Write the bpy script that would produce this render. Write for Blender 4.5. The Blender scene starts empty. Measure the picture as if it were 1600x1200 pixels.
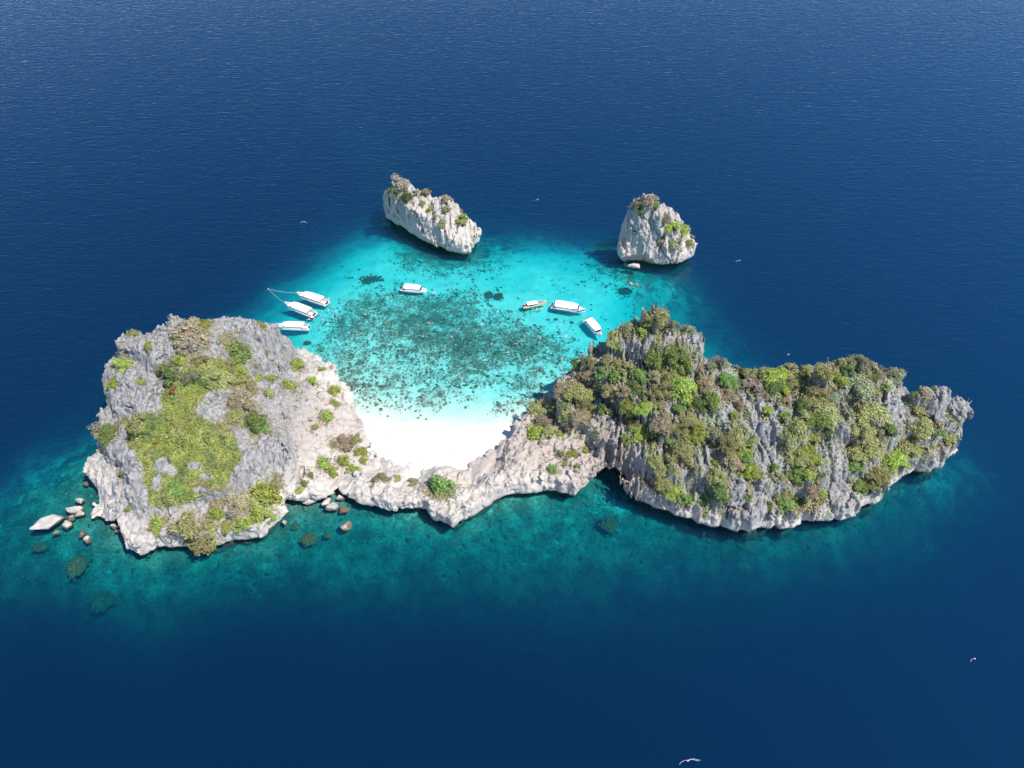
import bpy, math, random
import numpy as np
from mathutils import Vector, Matrix
from mathutils.bvhtree import BVHTree

# ------------------------------------------------------------------ camera, sky, sun, exposure
SC = bpy.context.scene
COL = SC.collection
H, PITCH, FPX = 230.0, math.radians(45), 1232.0        # drone height, tilt, focal length in photo pixels
cam_d = bpy.data.cameras.new('camera')
cam = bpy.data.objects.new('camera', cam_d); COL.objects.link(cam)
cam.location = (0, 0, H); cam.rotation_euler = (PITCH, 0, 0)
cam_d.sensor_width = 36; cam_d.lens = 36 * FPX / 1600
cam_d.clip_start = 1; cam_d.clip_end = 30000
SC.camera = cam

SUN_EL, SUN_AZ = math.radians(59), math.radians(-31)   # azimuth counted from +X towards +Y
sdir = Vector((math.cos(SUN_EL) * math.cos(SUN_AZ), math.cos(SUN_EL) * math.sin(SUN_AZ), math.sin(SUN_EL)))
W = bpy.data.worlds.new('World'); SC.world = W; W.use_nodes = True
wn = W.node_tree.nodes; wl = W.node_tree.links
sky = wn.new('ShaderNodeTexSky'); sky.sky_type = 'NISHITA'; sky.sun_disc = False
sky.sun_elevation = SUN_EL; sky.sun_rotation = math.pi / 2 - SUN_AZ
sky.air_density = 1.0; sky.dust_density = 0.0; sky.ozone_density = 8.0; sky.altitude = 300
wl.new(sky.outputs[0], wn['Background'].inputs[0]); wn['Background'].inputs[1].default_value = 0.14
sun_d = bpy.data.lights.new('sun', 'SUN'); sun_d.energy = 5.0; sun_d.angle = math.radians(0.53); sun_d.color = (1.0, 0.955, 0.89)
sun = bpy.data.objects.new('sun', sun_d); COL.objects.link(sun)
sun.rotation_euler = sdir.to_track_quat('Z', 'Y').to_euler(); sun.location = (100, -50, 300)
vs = SC.view_settings
vs.view_transform = 'Standard'; vs.look = 'None'; vs.gamma = 1; vs.exposure = 0.25; vs.use_curve_mapping = False
cy = SC.cycles
cy.use_denoising = True; cy.denoiser = 'OPENIMAGEDENOISE'
cy.max_bounces = 8; cy.volume_bounces = 1; cy.transparent_max_bounces = 12; cy.diffuse_bounces = 2; cy.glossy_bounces = 2
cy.use_adaptive_sampling = False

# ------------------------------------------------------------------ helpers
def U(px, py, z=0.0):
    """point of the place at height z seen at pixel (px,py) of the 1600x1200 photo"""
    px = np.asarray(px, float); py = np.asarray(py, float); z = np.asarray(z, float)
    a = (px - 800) / FPX; b = (600 - py) / FPX
    c, s = math.cos(PITCH), math.sin(PITCH)
    dy = s + b * c; dz = -c + b * s
    t = (z - H) / dz
    return np.stack([a * t, dy * t, z + 0 * t], -1)

_rs = np.random.RandomState(7)
_perm = _rs.permutation(256).astype(np.int32)
_gr = _rs.normal(size=(256, 3)).astype(np.float32); _gr /= np.linalg.norm(_gr, axis=1)[:, None]
def perlin(x, y, z, seed=0):
    x = np.asarray(x, np.float32) + np.float32(seed * 17.31 + 1000.3); y = np.asarray(y, np.float32) + np.float32(seed * 5.77 + 1000.7)
    z = np.asarray(z, np.float32) + np.float32(seed * 9.13 + 1000.1)
    x, y, z = np.broadcast_arrays(x, y, z)
    xi = np.floor(x).astype(np.int32); yi = np.floor(y).astype(np.int32); zi = np.floor(z).astype(np.int32)
    xf = x - xi; yf = y - yi; zf = z - zi
    u = xf * xf * xf * (xf * (xf * 6 - 15) + 10); v = yf * yf * yf * (yf * (yf * 6 - 15) + 10); w = zf * zf * zf * (zf * (zf * 6 - 15) + 10)
    def g(dx, dy, dz):
        h = _perm[(_perm[(_perm[(xi + dx) & 255] + yi + dy) & 255] + zi + dz) & 255]
        G = _gr[h]
        return G[..., 0] * (xf - dx) + G[..., 1] * (yf - dy) + G[..., 2] * (zf - dz)
    x00 = g(0, 0, 0); x00 += u * (g(1, 0, 0) - x00); x10 = g(0, 1, 0); x10 += u * (g(1, 1, 0) - x10)
    x01 = g(0, 0, 1); x01 += u * (g(1, 0, 1) - x01); x11 = g(0, 1, 1); x11 += u * (g(1, 1, 1) - x11)
    y0 = x00 + v * (x10 - x00); y1 = x01 + v * (x11 - x01)
    return (y0 + w * (y1 - y0)) * 1.6
def fbm(x, y, z, o=4, seed=0, gain=0.5):
    a, s, f = 1.0, 0, 1.0
    for i in range(o):
        s = s + a * perlin(x * f, y * f, z * f, seed + i); a *= gain; f *= 2.03
    return s
def cells(x, y, z, seed=0):
    """cellular noise: distance to the nearest point, gap to the second, and a random value of the cell"""
    x = np.asarray(x, np.float32) + 500.5 + seed * 3.7; y = np.asarray(y, np.float32) + 500.5 + seed * 1.3; z = np.asarray(z, np.float32) + 500.5 + seed * 2.1
    xi = np.floor(x - .5).astype(np.int32); yi = np.floor(y - .5).astype(np.int32); zi = np.floor(z - .5).astype(np.int32)
    f1 = np.full(x.shape, 9., np.float32); f2 = f1.copy(); rv = np.zeros(x.shape, np.float32)
    for dx in (0, 1):
        for dy in (0, 1):
            for dz in (0, 1):
                h = _perm[(_perm[(_perm[(xi + dx) & 255] + yi + dy) & 255] + zi + dz) & 255]; G = _gr[h]
                d = (xi + dx + .5 + .42 * G[..., 0] - x) ** 2 + (yi + dy + .5 + .42 * G[..., 1] - y) ** 2 + (zi + dz + .5 + .42 * G[..., 2] - z) ** 2
                m = d < f1
                f2 = np.where(m, f1, np.minimum(f2, d)); rv = np.where(m, h / 255.0, rv); f1 = np.where(m, d, f1)
    f1 = np.sqrt(f1); return f1, np.sqrt(f2) - f1, rv
def smooth(a, b, x):
    t = np.clip((x - a) / (b - a), 0, 1); return t * t * (3 - 2 * t)

class RBF:                                              # linear radial basis interpolation of (x,y)->v
    def __init__(s, P, V, sm=0.0):
        s.P = np.asarray(P, float)[:, :2]; V = np.asarray(V, float); n = len(V)
        D = np.linalg.norm(s.P[:, None] - s.P[None], axis=2)
        A = np.zeros((n + 1, n + 1)); A[:n, :n] = -D + sm * np.eye(n); A[:n, n] = 1; A[n, :n] = 1
        s.c = np.linalg.solve(A, np.r_[V, 0])
    def __call__(s, X, Y):
        sh = np.shape(X); q = np.stack([np.ravel(X), np.ravel(Y)], -1); out = np.full(len(q), s.c[-1])
        for i in range(0, len(q), 40000):
            d = np.sqrt(((q[i:i + 40000, None] - s.P[None]) ** 2).sum(2)); out[i:i + 40000] += -d @ s.c[:-1]
        return out.reshape(sh)

def poly_sd(P, X, Y):                                   # signed distance to polygon, positive inside
    P = np.asarray(P)[:, :2]; X = np.asarray(X, float); d2 = np.full(X.shape, 1e18); ins = np.zeros(X.shape, bool)
    for i in range(len(P)):
        a = P[i]; b = P[(i + 1) % len(P)]; e = b - a
        t = np.clip(((X - a[0]) * e[0] + (Y - a[1]) * e[1]) / max(e @ e, 1e-9), 0, 1)
        d2 = np.minimum(d2, (X - a[0] - t * e[0]) ** 2 + (Y - a[1] - t * e[1]) ** 2)
        c = ((a[1] > Y) != (b[1] > Y)); ins ^= c & (X < (b[0] - a[0]) * (Y - a[1]) / (b[1] - a[1] + 1e-12) + a[0])
    return np.sqrt(d2) * np.where(ins, 1, -1)

def mesh_obj(name, verts, faces, mat=None, parent=None, smooth_sh=False):
    me = bpy.data.meshes.new(name)
    verts = np.asarray(verts, np.float32)
    if isinstance(faces, np.ndarray):
        n, k = faces.shape
        me.vertices.add(len(verts)); me.vertices.foreach_set('co', verts.ravel())
        me.loops.add(n * k); me.loops.foreach_set('vertex_index', faces.astype(np.int32).ravel())
        me.polygons.add(n); me.polygons.foreach_set('loop_start', np.arange(0, n * k, k, dtype=np.int32))
        me.update(calc_edges=True)
    else:
        me.from_pydata([tuple(v) for v in verts.tolist()], [], faces)
    if smooth_sh: me.polygons.foreach_set('use_smooth', np.ones(len(me.polygons), bool))
    o = bpy.data.objects.new(name, me); COL.objects.link(o)
    if mat: me.materials.append(mat)
    if parent: o.parent = parent
    return o
def attr(o, name, v):
    a = o.data.attributes.new(name, 'FLOAT', 'POINT'); a.data.foreach_set('value', np.asarray(v, np.float32).ravel())
def tag(o, label=None, cat=None, group=None, kind=None):
    for k, v in (('label', label), ('category', cat), ('group', group), ('kind', kind)):
        if v: o[k] = v
    return o
def grid_faces(nx, ny):
    i = np.arange(nx * ny).reshape(nx, ny)
    return np.stack([i[:-1, :-1], i[1:, :-1], i[1:, 1:], i[:-1, 1:]], -1).reshape(-1, 4)

def surface_nets(S, org, h):
    """quad mesh of S=0 (inside S>0)"""
    ins = S > 0
    def cellv(a): return [a[dx:a.shape[0] - 1 + dx, dy:a.shape[1] - 1 + dy, dz:a.shape[2] - 1 + dz] for dx in (0, 1) for dy in (0, 1) for dz in (0, 1)]
    cnt = sum(c.astype(np.int8) for c in cellv(ins))
    act = (cnt > 0) & (cnt < 8)
    idx = -np.ones(act.shape, np.int32); ci = np.argwhere(act); idx[act] = np.arange(len(ci))
    corner = {}
    for dx in (0, 1):
        for dy in (0, 1):
            for dz in (0, 1): corner[dx, dy, dz] = S[ci[:, 0] + dx, ci[:, 1] + dy, ci[:, 2] + dz]
    acc = np.zeros((len(ci), 3)); num = np.zeros(len(ci))
    for a in corner:
        for ax in range(3):
            if a[ax] == 0:
                b = list(a); b[ax] = 1; va = corner[a]; vb = corner[tuple(b)]
                m = (va > 0) != (vb > 0); t = np.where(m, va / (va - vb + 1e-20), 0)
                for k in range(3): acc[:, k] += np.where(m, a[k] + (t if k == ax else 0), 0)
                num += m
    V = (ci + acc / num[:, None]) * h + np.asarray(org)
    F = []
    for ax in range(3):
        a = [slice(None)] * 3; b = [slice(None)] * 3; a[ax] = slice(0, -1); b[ax] = slice(1, None)
        s0 = ins[tuple(a)]; s1 = ins[tuple(b)]
        u, v = [(1, 2), (2, 0), (0, 1)][ax]
        e = np.argwhere(s0 != s1)
        ok = (e[:, u] > 0) & (e[:, v] > 0) & (e[:, u] < S.shape[u] - 1) & (e[:, v] < S.shape[v] - 1); e = e[ok]
        q = []
        for du, dv in ((-1, -1), (0, -1), (0, 0), (-1, 0)):
            c = e.copy(); c[:, u] += du; c[:, v] += dv; q.append(idx[c[:, 0], c[:, 1], c[:, 2]])
        q = np.stack(q, -1); fl = ~s0[e[:, 0], e[:, 1], e[:, 2]]
        q[fl] = q[fl][:, ::-1]; F.append(q)
    return V, np.concatenate(F)

# ---- materials
def new_mat(name):
    m = bpy.data.materials.new(name); m.use_nodes = True; nt = m.node_tree
    return m, nt.nodes, nt.links, nt.nodes['Principled BSDF']
def N(nodes, t, **kw):
    n = nodes.new(t)
    for k, v in kw.items():
        if k.startswith('_'): setattr(n, k[1:], v)
        else: n.inputs[k.replace('__', ' ')].default_value = v
    return n
def plain(name, col, rough=0.6, metal=0.0, spec=0.5, var=0.0, scale=8.0):
    m, n, l, b = new_mat(name)
    b.inputs['Base Color'].default_value = (*col, 1); b.inputs['Roughness'].default_value = rough
    b.inputs['Metallic'].default_value = metal; b.inputs['Specular IOR Level'].default_value = spec
    if var:
        tc = n.new('ShaderNodeTexCoord'); no = N(n, 'ShaderNodeTexNoise', Scale=scale, Detail=4.0)
        l.new(tc.outputs['Object'], no.inputs['Vector'])
        mx = n.new('ShaderNodeMix'); mx.data_type = 'RGBA'
        mx.inputs[6].default_value = (*[c * (1 - var) for c in col], 1); mx.inputs[7].default_value = (*[min(1, c * (1 + var)) for c in col], 1)
        l.new(no.outputs[0], mx.inputs[0]); l.new(mx.outputs[2], b.inputs['Base Color'])
    return m

# ------------------------------------------------------------------ seabed, sand and water
BED = np.array([
 (650,737,1.7),(700,733,1.9),(615,722,1.4),(740,718,1.3),(680,700,1.0),(680,690,.4),(680,676,0.03),(640,682,.08),(720,682,.08),(605,694,.4),(765,696,.4),(590,676,.2),(790,680,.1),
 (680,655,-.28),(600,655,-.22),(560,640,-.3),(775,660,-.25),(680,630,-.75),(600,620,-.7),(550,610,-.6),(785,625,-1.0),(680,600,-1.5),(570,590,-1.1),(800,600,-1.8),(680,560,-2.2),(550,560,-1.9),(830,560,-2.6),
 (680,520,-2.9),(530,520,-3),(850,520,-3.2),(680,480,-3.4),(500,500,-3.8),(880,500,-3.6),(600,440,-4.2),(700,430,-4.4),(800,440,-4.6),(900,450,-4.6),(500,460,-5.2),(460,495,-6),(425,455,-13),(450,525,-7),(480,425,-12),
 (545,405,-7),(550,375,-13),(600,385,-6),(650,395,-5.5),(720,410,-5.5),(800,395,-7.5),(860,400,-7),(920,425,-5.5),(980,435,-5.5),(1050,450,-8),(960,480,-5.5),(1020,490,-9),(1060,510,-12),(1110,545,-13),(1170,560,-24),(1110,430,-26),
 (620,350,-12),(680,370,-9),(1020,400,-9),(900,380,-16),(800,365,-18),
 (800,330,-36),(600,310,-36),(900,340,-40),(500,350,-34),(400,420,-34),(1200,500,-48),(1000,300,-45),(350,480,-40),(1300,560,-48),(1160,400,-48),
 (560,800,-3),(520,830,-3.5),(470,830,-3),(620,830,-4.5),(700,855,-5),(760,820,-3.5),(820,810,-3.5),(900,800,-4.5),(950,770,-3.5),(970,800,-5),(850,870,-5.5),(950,850,-6),(700,900,-8),(1000,830,-5),(1100,865,-7),(1200,868,-7.5),(1300,855,-8),(1400,805,-8.5),(1480,762,-12),(1510,720,-18),
 (900,920,-10),(1000,930,-12),(800,950,-12),(600,900,-8),(500,900,-7),(400,890,-5.5),(300,890,-4.5),(220,900,-4.5),(100,850,-3.6),(50,830,-4),(130,780,-2.6),(0,820,-5.5),(0,790,-8),(110,725,-6),(60,750,-8),(0,750,-18),(130,695,-13),(110,665,-26),(0,705,-36),
 (150,950,-7.5),(250,960,-9),(0,930,-8),(100,1000,-14),(300,1010,-17),(0,1040,-22),(500,980,-15),(700,1000,-17),(900,1000,-16),(1100,960,-16),(1250,920,-15),(1400,880,-15),(1500,830,-20),(1590,790,-26),(1500,950,-24),(1300,1010,-24),(1000,1070,-27),(700,1090,-36),(400,1090,-36),(100,1110,-42),(1590,900,-38),(1590,1100,-52),(800,1190,-50),(0,1190,-52),(1300,1150,-50),
 (300,600,-4),(300,750,-3),(1100,700,-3),(1250,700,-4),(1000,650,-3),(1400,700,-6),(640,770,1.0),(560,770,0.5),(500,700,0.5),(820,720,1.0),(900,700,0),
], float)
_lag = (BED[:, 1] < 660) & (BED[:, 1] > 380) & (BED[:, 2] > -9) & (BED[:, 2] < 0)
BED[_lag, 2] *= np.where(BED[_lag, 2] > -1.9, .95, .66)
_sh = (BED[:, 1] > 795) & (BED[:, 1] <= 885) & (BED[:, 2] < 0); BED[_sh, 2] = BED[_sh, 2] * 1.22 - .4
_fr = BED[:, 1] > 885
BED[_fr, 2] = BED[_fr, 2] * 1.15 - .012 * np.clip(BED[_fr, 1] - 885, 0, 120) * np.clip(-BED[_fr, 2], 0, 14) / 3
P = U(BED[:, 0], BED[:, 1], BED[:, 2])
RX, RY = [], []
for a in np.linspace(0, 2 * math.pi, 24, endpoint=False):
    RX.append(300 * math.cos(a)); RY.append(230 + 260 * math.sin(a))
bed_rbf = RBF(np.r_[P[:, :2], np.c_[RX, RY]], np.r_[BED[:, 2], np.full(24, -60.0)], sm=1.0)

# where coral grows (1) and where the bottom is bare sand (0): pixel, density
COR = np.array([
 (680,730,0),(620,700,0),(760,690,0),(680,660,0),(600,660,.05),(780,655,.1),(680,640,.30),(640,632,.40),(720,632,.40),(600,635,.45),(560,630,.55),(545,600,.7),(760,630,.15),(800,640,.45),(680,610,.54),(620,605,.54),(740,605,.54),(790,610,.45),
 (600,575,.45),(560,575,.6),(680,575,.6),(740,575,.75),(800,580,.6),(840,590,.5),(560,545,.4),(620,545,.55),(680,545,.8),(740,545,.85),(800,545,.85),(850,555,.8),(530,525,.65),(590,520,.78),(640,515,.85),(700,515,.88),(760,515,.82),(810,520,.75),(850,530,.8),(880,540,.25),(880,515,.1),
 (500,510,.6),(480,520,.2),(540,500,.75),(590,490,.8),(640,480,.75),(700,485,.78),(740,495,.7),(790,495,.45),(820,500,.3),(850,500,.05),(900,500,.05),(480,490,.05),(520,480,.15),(560,470,.45),(600,465,.6),(640,465,.45),(680,465,.35),(710,462,.6),(750,468,.3),(780,480,.2),(820,460,.05),
 (520,450,0),(560,440,.05),(620,435,.1),(660,440,.15),(710,440,.1),(760,440,.05),(800,430,.02),(850,440,.05),(900,440,.08),(940,440,.4),(960,430,.7),(1000,425,.9),(1000,445,.8),(960,460,.2),(930,470,.1),(980,480,.1),(1040,450,.6),(1050,430,.9),(930,500,0),
 (600,400,.05),(560,400,.1),(540,420,.02),(620,380,.7),(640,400,.85),(680,415,.9),(730,415,.85),(770,405,.7),(800,410,.15),(860,400,.1),(900,415,.1),
 (560,800,.95),(480,830,.9),(540,840,.9),(620,840,.8),(700,860,.8),(760,830,.9),(820,830,.9),(880,800,.85),(950,770,.75),(965,795,.55),(980,830,.75),(900,850,.85),(840,880,.8),(950,880,.6),(700,920,.6),(600,900,.7),(1040,840,.8),(1100,870,.75),(1200,870,.85),(1300,850,.9),(1400,810,.8),(1480,770,.7),
 (500,900,.75),(400,890,.85),(300,890,.9),(200,900,.9),(100,860,.95),(40,830,.9),(130,770,.95),(80,760,.8),(30,790,.7),(150,950,.9),(250,960,.7),(50,930,.7),(0,980,.5),(140,720,.8),
 (900,940,.5),(1000,950,.4),(1100,940,.5),(800,970,.45),(600,980,.5),(300,1020,.5),(1250,930,.6),(1400,880,.7),(900,1050,.4),
], float)
_s = (COR[:, 1] > 790); COR[_s, 2] = np.maximum(COR[_s, 2], np.where(np.abs(COR[_s, 0] - 965) < 12, .7, .97))
CP = U(COR[:, 0], COR[:, 1], np.where(COR[:, 1] > 760, -5, -3.0))
cor_rbf = RBF(CP, COR[:, 2], sm=0.5)
def bed_z(X, Y):
    z = bed_rbf(X, Y)
    n = perlin(X / 9, Y / 9, 0 * X, 3) * .7 + perlin(X / 3.3, Y / 3.3, 0 * X, 4) * .35
    k = np.clip(-z / 5, 0, 1.6)
    z = z + n * k * 0.8
    deep = smooth(-9, -18, z); z = z + deep * perlin(X / 22, Y / 22, 0 * X, 9) * 3.0
    return z
def coral_density(X, Y):
    n = fbm(X / 5.5, Y / 5.5, 0 * X, 3, 21, .65)
    big = perlin(X / 16, Y / 16, 0 * X, 31)
    return .15 + (.60 + .16 * smooth(200, 175, Y)) * np.clip(cor_rbf(X, Y), 0, 1) + .22 * n + .15 * big

bx = np.arange(-235, 235.01, 0.9); by = np.arange(62, 400.01, 0.9)
BX, BY = np.meshgrid(bx, by, indexing='ij')
BZ = bed_z(BX, BY); BC = coral_density(BX, BY)
cover = smooth(.42, .62, BC)
BZ = BZ + cover * np.clip(-BZ / 2.5, 0, 1) * (0.25 + 0.35 * perlin(BX / 1.9, BY / 1.9, 0 * BX, 41))
# far skirt so that the bottom goes on to the horizon
def skirt(inner):
    V = [(-12000, -12000, -62), (12000, -12000, -62), (12000, 24000, -62), (-12000, 24000, -62)]
    return V

m_bed, n, l, b = new_mat('sand_and_coral_floor')
ac = N(n, 'ShaderNodeAttribute', _attribute_name='coral')
geo = n.new('ShaderNodeNewGeometry')
def noise(n, l, vec, scale, det=5, rough=.55):
    q = N(n, 'ShaderNodeTexNoise', Scale=scale, Detail=float(det), Roughness=rough); l.new(vec, q.inputs['Vector']); return q.outputs[0]
def ramp(n, l, fac, stops):
    r = n.new('ShaderNodeValToRGB'); e = r.color_ramp.elements
    while len(e) < len(stops): e.new(0.5)
    for q, (p, c) in zip(e, stops): q.position = p; q.color = (*c, 1) if len(c) == 3 else c
    l.new(fac, r.inputs[0]); return r.outputs[0]
def mix(n, l, fac, a, bb, mode='MIX'):
    x = n.new('ShaderNodeMix'); x.data_type = 'RGBA'; x.blend_type = mode
    for s, v in ((0, fac), (6, a), (7, bb)):
        if isinstance(v, (int, float)): x.inputs[s].default_value = v
        elif isinstance(v, tuple): x.inputs[s].default_value = (*v, 1)
        else: l.new(v, x.inputs[s])
    return x.outputs[2]
def math_n(n, l, op, a, bb=None, clamp=False):
    x = n.new('ShaderNodeMath'); x.operation = op; x.use_clamp = clamp
    for s, v in ((0, a), (1, bb)):
        if v is None: continue
        if isinstance(v, (int, float)): x.inputs[s].default_value = v
        else: l.new(v, x.inputs[s])
    return x.outputs[0]
pos = geo.outputs['Position']
f1 = math_n(n, l, 'ADD', ac.outputs['Fac'], math_n(n, l, 'MULTIPLY', math_n(n, l, 'SUBTRACT', noise(n, l, pos, .9, 4, .7), .5), 1.1))
cm = ramp(n, l, f1, [(.40, (0, 0, 0)), (.66, (1, 1, 1))])
coral_c = ramp(n, l, noise(n, l, pos, 1.1, 3, .7), [(.28, (.10, .105, .085)), (.45, (.20, .195, .155)), (.6, (.30, .28, .22)), (.8, (.44, .41, .34))])
coral_c = mix(n, l, 1.0, coral_c, ramp(n, l, noise(n, l, pos, .16, 3, .6), [(.34, (.42, .45, .42)), (.52, (.85, .85, .85)), (.7, (1.25, 1.25, 1.2))]), 'MULTIPLY')
sand_c = ramp(n, l, noise(n, l, pos, .25, 3), [(.3, (.60, .57, .51)), (.7, (.74, .715, .65))])
l.new(mix(n, l, cm, sand_c, coral_c), b.inputs['Base Color']); b.inputs['Roughness'].default_value = .95; b.inputs['Specular IOR Level'].default_value = .1
bp = N(n, 'ShaderNodeBump', Strength=.5, Distance=.4); l.new(noise(n, l, pos, 1.3, 2), bp.inputs['Height']); l.new(bp.outputs[0], b.inputs['Normal'])

nx, ny = BX.shape
V = np.stack([BX, BY, BZ], -1).reshape(-1, 3); F = grid_faces(nx, ny)
# rim quads out to the far floor
i = np.arange(nx * ny).reshape(nx, ny)
cornerv = np.array([(-12000, -12000, -64), (12000, -12000, -64), (12000, 24000, -64), (-12000, 24000, -64)], float)
base = len(V)
V = np.r_[V, cornerv]
faces = F.tolist()
faces += [[base, base + 1] + i[::-1, 0].tolist(), [base + 1, base + 2] + i[-1, ::-1].tolist(), [base + 2, base + 3] + i[:, -1].tolist(), [base + 3, base] + i[0, :].tolist()]
seabed = mesh_obj('seabed', V, faces, m_bed, smooth_sh=True)
attr(seabed, 'coral', np.r_[BC.ravel(), np.zeros(4)])
tag(seabed, kind='structure', label='pale sandy sea floor with coral patches under clear water')

# water: one closed body; its surface mirrors the sky, its volume absorbs red and scatters blue
m_sea, n, l, b = new_mat('clear_sea_water')
n.remove(b); out = n['Material Output']
tr = n.new('ShaderNodeBsdfTransparent'); gl = N(n, 'ShaderNodeBsdfGlossy', Roughness=.06)
fr = N(n, 'ShaderNodeFresnel', IOR=1.33)
geo = n.new('ShaderNodeNewGeometry'); pos = geo.outputs['Position']
mp = N(n, 'ShaderNodeMapping'); mp.inputs['Scale'].default_value = (.22, .55, .5); mp.inputs['Rotation'].default_value = (0, 0, .35); l.new(pos, mp.inputs['Vector'])
mp2 = N(n, 'ShaderNodeMapping'); mp2.inputs['Scale'].default_value = (.9, 1.6, .5); mp2.inputs['Rotation'].default_value = (0, 0, -.3); l.new(pos, mp2.inputs['Vector'])
mp3 = N(n, 'ShaderNodeMapping'); mp3.inputs['Scale'].default_value = (.085, .26, .5); mp3.inputs['Rotation'].default_value = (0, 0, .12); l.new(pos, mp3.inputs['Vector'])
hgt = math_n(n, l, 'ADD', noise(n, l, mp.outputs[0], 1.0, 2), math_n(n, l, 'MULTIPLY', noise(n, l, mp3.outputs[0], 1.0, 2, .6), .95))
bp = N(n, 'ShaderNodeBump', Strength=1.0, Distance=.30); l.new(hgt, bp.inputs['Height'])
l.new(bp.outputs[0], gl.inputs['Normal']); l.new(bp.outputs[0], fr.inputs['Normal'])
ms = n.new('ShaderNodeMixShader'); l.new(math_n(n, l, 'MULTIPLY', fr.outputs[0], 1.45), ms.inputs[0]); l.new(tr.outputs[0], ms.inputs[1]); l.new(gl.outputs[0], ms.inputs[2])
l.new(ms.outputs[0], out.inputs['Surface'])
ABS = (.42, .045, .013); SCA = (.007, .028, .078)
va = n.new('ShaderNodeVolumeAbsorption'); va.inputs['Color'].default_value = (1 - ABS[0], 1 - ABS[1], 1 - ABS[2], 1); va.inputs['Density'].default_value = 1
vsn = n.new('ShaderNodeVolumeScatter'); vsn.inputs['Color'].default_value = (*SCA, 1); vsn.inputs['Density'].default_value = 1; vsn.inputs['Anisotropy'].default_value = .55
ad = n.new('ShaderNodeAddShader'); l.new(va.outputs[0], ad.inputs[0]); l.new(vsn.outputs[0], ad.inputs[1]); l.new(ad.outputs[0], out.inputs['Volume'])
L0, L1, B0, B1 = -11000, 11000, -11000, 23000
sv = [(x, y, z) for z in (-80, 0) for (x, y) in ((L0, B0), (L1, B0), (L1, B1), (L0, B1))]
sea = mesh_obj('sea', sv, [(3, 2, 1, 0), (4, 5, 6, 7), (0, 1, 5, 4), (1, 2, 6, 5), (2, 3, 7, 6), (3, 0, 4, 7)], m_sea)
tag(sea, kind='structure', label='clear blue sea, turquoise over the shallow lagoon')

# ------------------------------------------------------------------ limestone: island and sea stacks
def px0(L): return [tuple(U(a, b, 0)[:2]) for a, b in L]
LAND = px0([(166,732),(150,746),(146,764),(149,785),(138,801),(144,815),(160,812),(184,819),(200,832),(205,852),(222,876),(248,862),(290,856),(340,858),(385,853),(418,843),(438,818),(444,790),(470,786),(500,782),(540,775),(570,788),(620,798),(668,801),(682,818),(712,832),(742,815),(768,790),
 (800,781),(835,770),(872,777),(897,778),(917,760),(930,745),(948,745),(962,764),(985,783),(1012,792),(1050,805),(1085,820),(1110,834),(1135,829),(1170,838),(1200,832),(1245,822),(1290,815),(1340,806),(1370,792),(1380,768),(1412,748),(1420,738),(1434,742),(1462,737),(1486,708)]) + [
 (168,196),(171,201),(163,207),(150,209),(140,211),(125,214),(105,212),(88,214),(76,217),(68,228),(55,233),(42,233),(31,228),(22,220),(13,213),(6,206),(0,199),(-5,193),(-14,186),(-24,183.5),(-36,184),(-46,186),(-52,192),(-56,197),(-61,207),
 (-66,221),(-73,233),(-82,240),(-92,244),(-105,241),(-120,235),(-140,231),(-152,225),(-156,216),(-153,205),(-151,195)]
HL = np.array([
 (145,768,2.4),(142,800,2.0),(158,785,4),(165,803,3.5),(180,810,6),(165,760,8),(215,858,7),(245,845,8),(300,838,8),(350,838,8),(400,832,7),(425,815,6),(200,820,11),(195,780,14),(182,740,14),(170,700,17),(166,640,22),(172,600,26),(170,556,31),(188,535,34),(205,524,37),(240,515,40),(270,503,42),(300,497,43),(330,503,41),(365,507,38),(385,520,37),(400,507,36),(415,512,34.5),(430,510,31),(408,532,32),(418,552,25),(405,585,21),(428,578,17),(443,562,15.5),(462,556,12.5),(462,578,11.5),(500,570,9),(515,582,7),(533,618,4),
 (480,600,13),(430,610,19),(480,650,11),(530,660,5.5),(556,690,4),(573,715,3.5),(400,660,22),(425,688,18.5),(447,700,17),(464,713,14.5),(420,716,16.5),(445,732,13.5),(432,757,9),(458,770,5),(476,766,5),(482,722,8.5),(490,740,6.5),(500,765,5),(520,720,5.5),(545,755,5.5),(480,690,10),(300,800,12),(380,800,11),(250,760,18),(300,700,24),(350,750,18),(250,650,28),(350,650,27),(300,600,34),(230,600,30),(300,550,39),(350,560,35),(220,560,35),(380,700,21),
 (590,765,5),(620,765,5.5),(600,747,3.4),(640,747,3.2),(660,765,5.5),(690,752,4.6),(700,790,7),(715,803,7),(740,770,7),(738,747,4),(757,732,5),(785,702,4.6),(770,760,8),(800,740,9),(815,680,8),(822,660,8),(860,730,10),(890,760,8),(850,660,10),(880,690,12),(910,720,12),(930,700,14),(960,680,18),(900,650,15),
 (850,625,13),(870,600,18),(900,572,24),(945,533,32),(962,522,36),(1000,496,43),(1020,492,45),(1060,503,43),(1098,527,39),(1104,556,33),(980,550,34),(1040,560,36),(930,600,24),(960,640,22),(1000,640,26),(1050,600,32),(1100,600,31),(1010,700,20),(1000,730,15),(985,715,15),(1040,740,16),(1060,680,24),(1060,780,10),(1030,772,9),(1090,795,9),
 (1110,800,11),(1150,800,12),(1200,805,9),(1250,795,9),(1300,785,9),(1345,775,8),(1368,762,8),(1120,740,18),(1180,750,18),(1240,740,19),(1300,730,19),(1350,720,18),(1400,710,12),(1120,660,27),(1180,680,26),(1240,660,29),(1300,650,30),(1360,650,27),(1400,640,24),(1418,655,16),(1120,592,29),(1160,585,30),(1180,610,30),(1250,592,34),(1300,580,36),(1345,574,37),(1393,598,32),(1422,618,22),(1443,606,27),(1475,606,27),(1503,628,21),(1490,660,17),(1450,655,21),(1430,712,8),(1460,703,11),(1480,684,13)], float)
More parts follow.
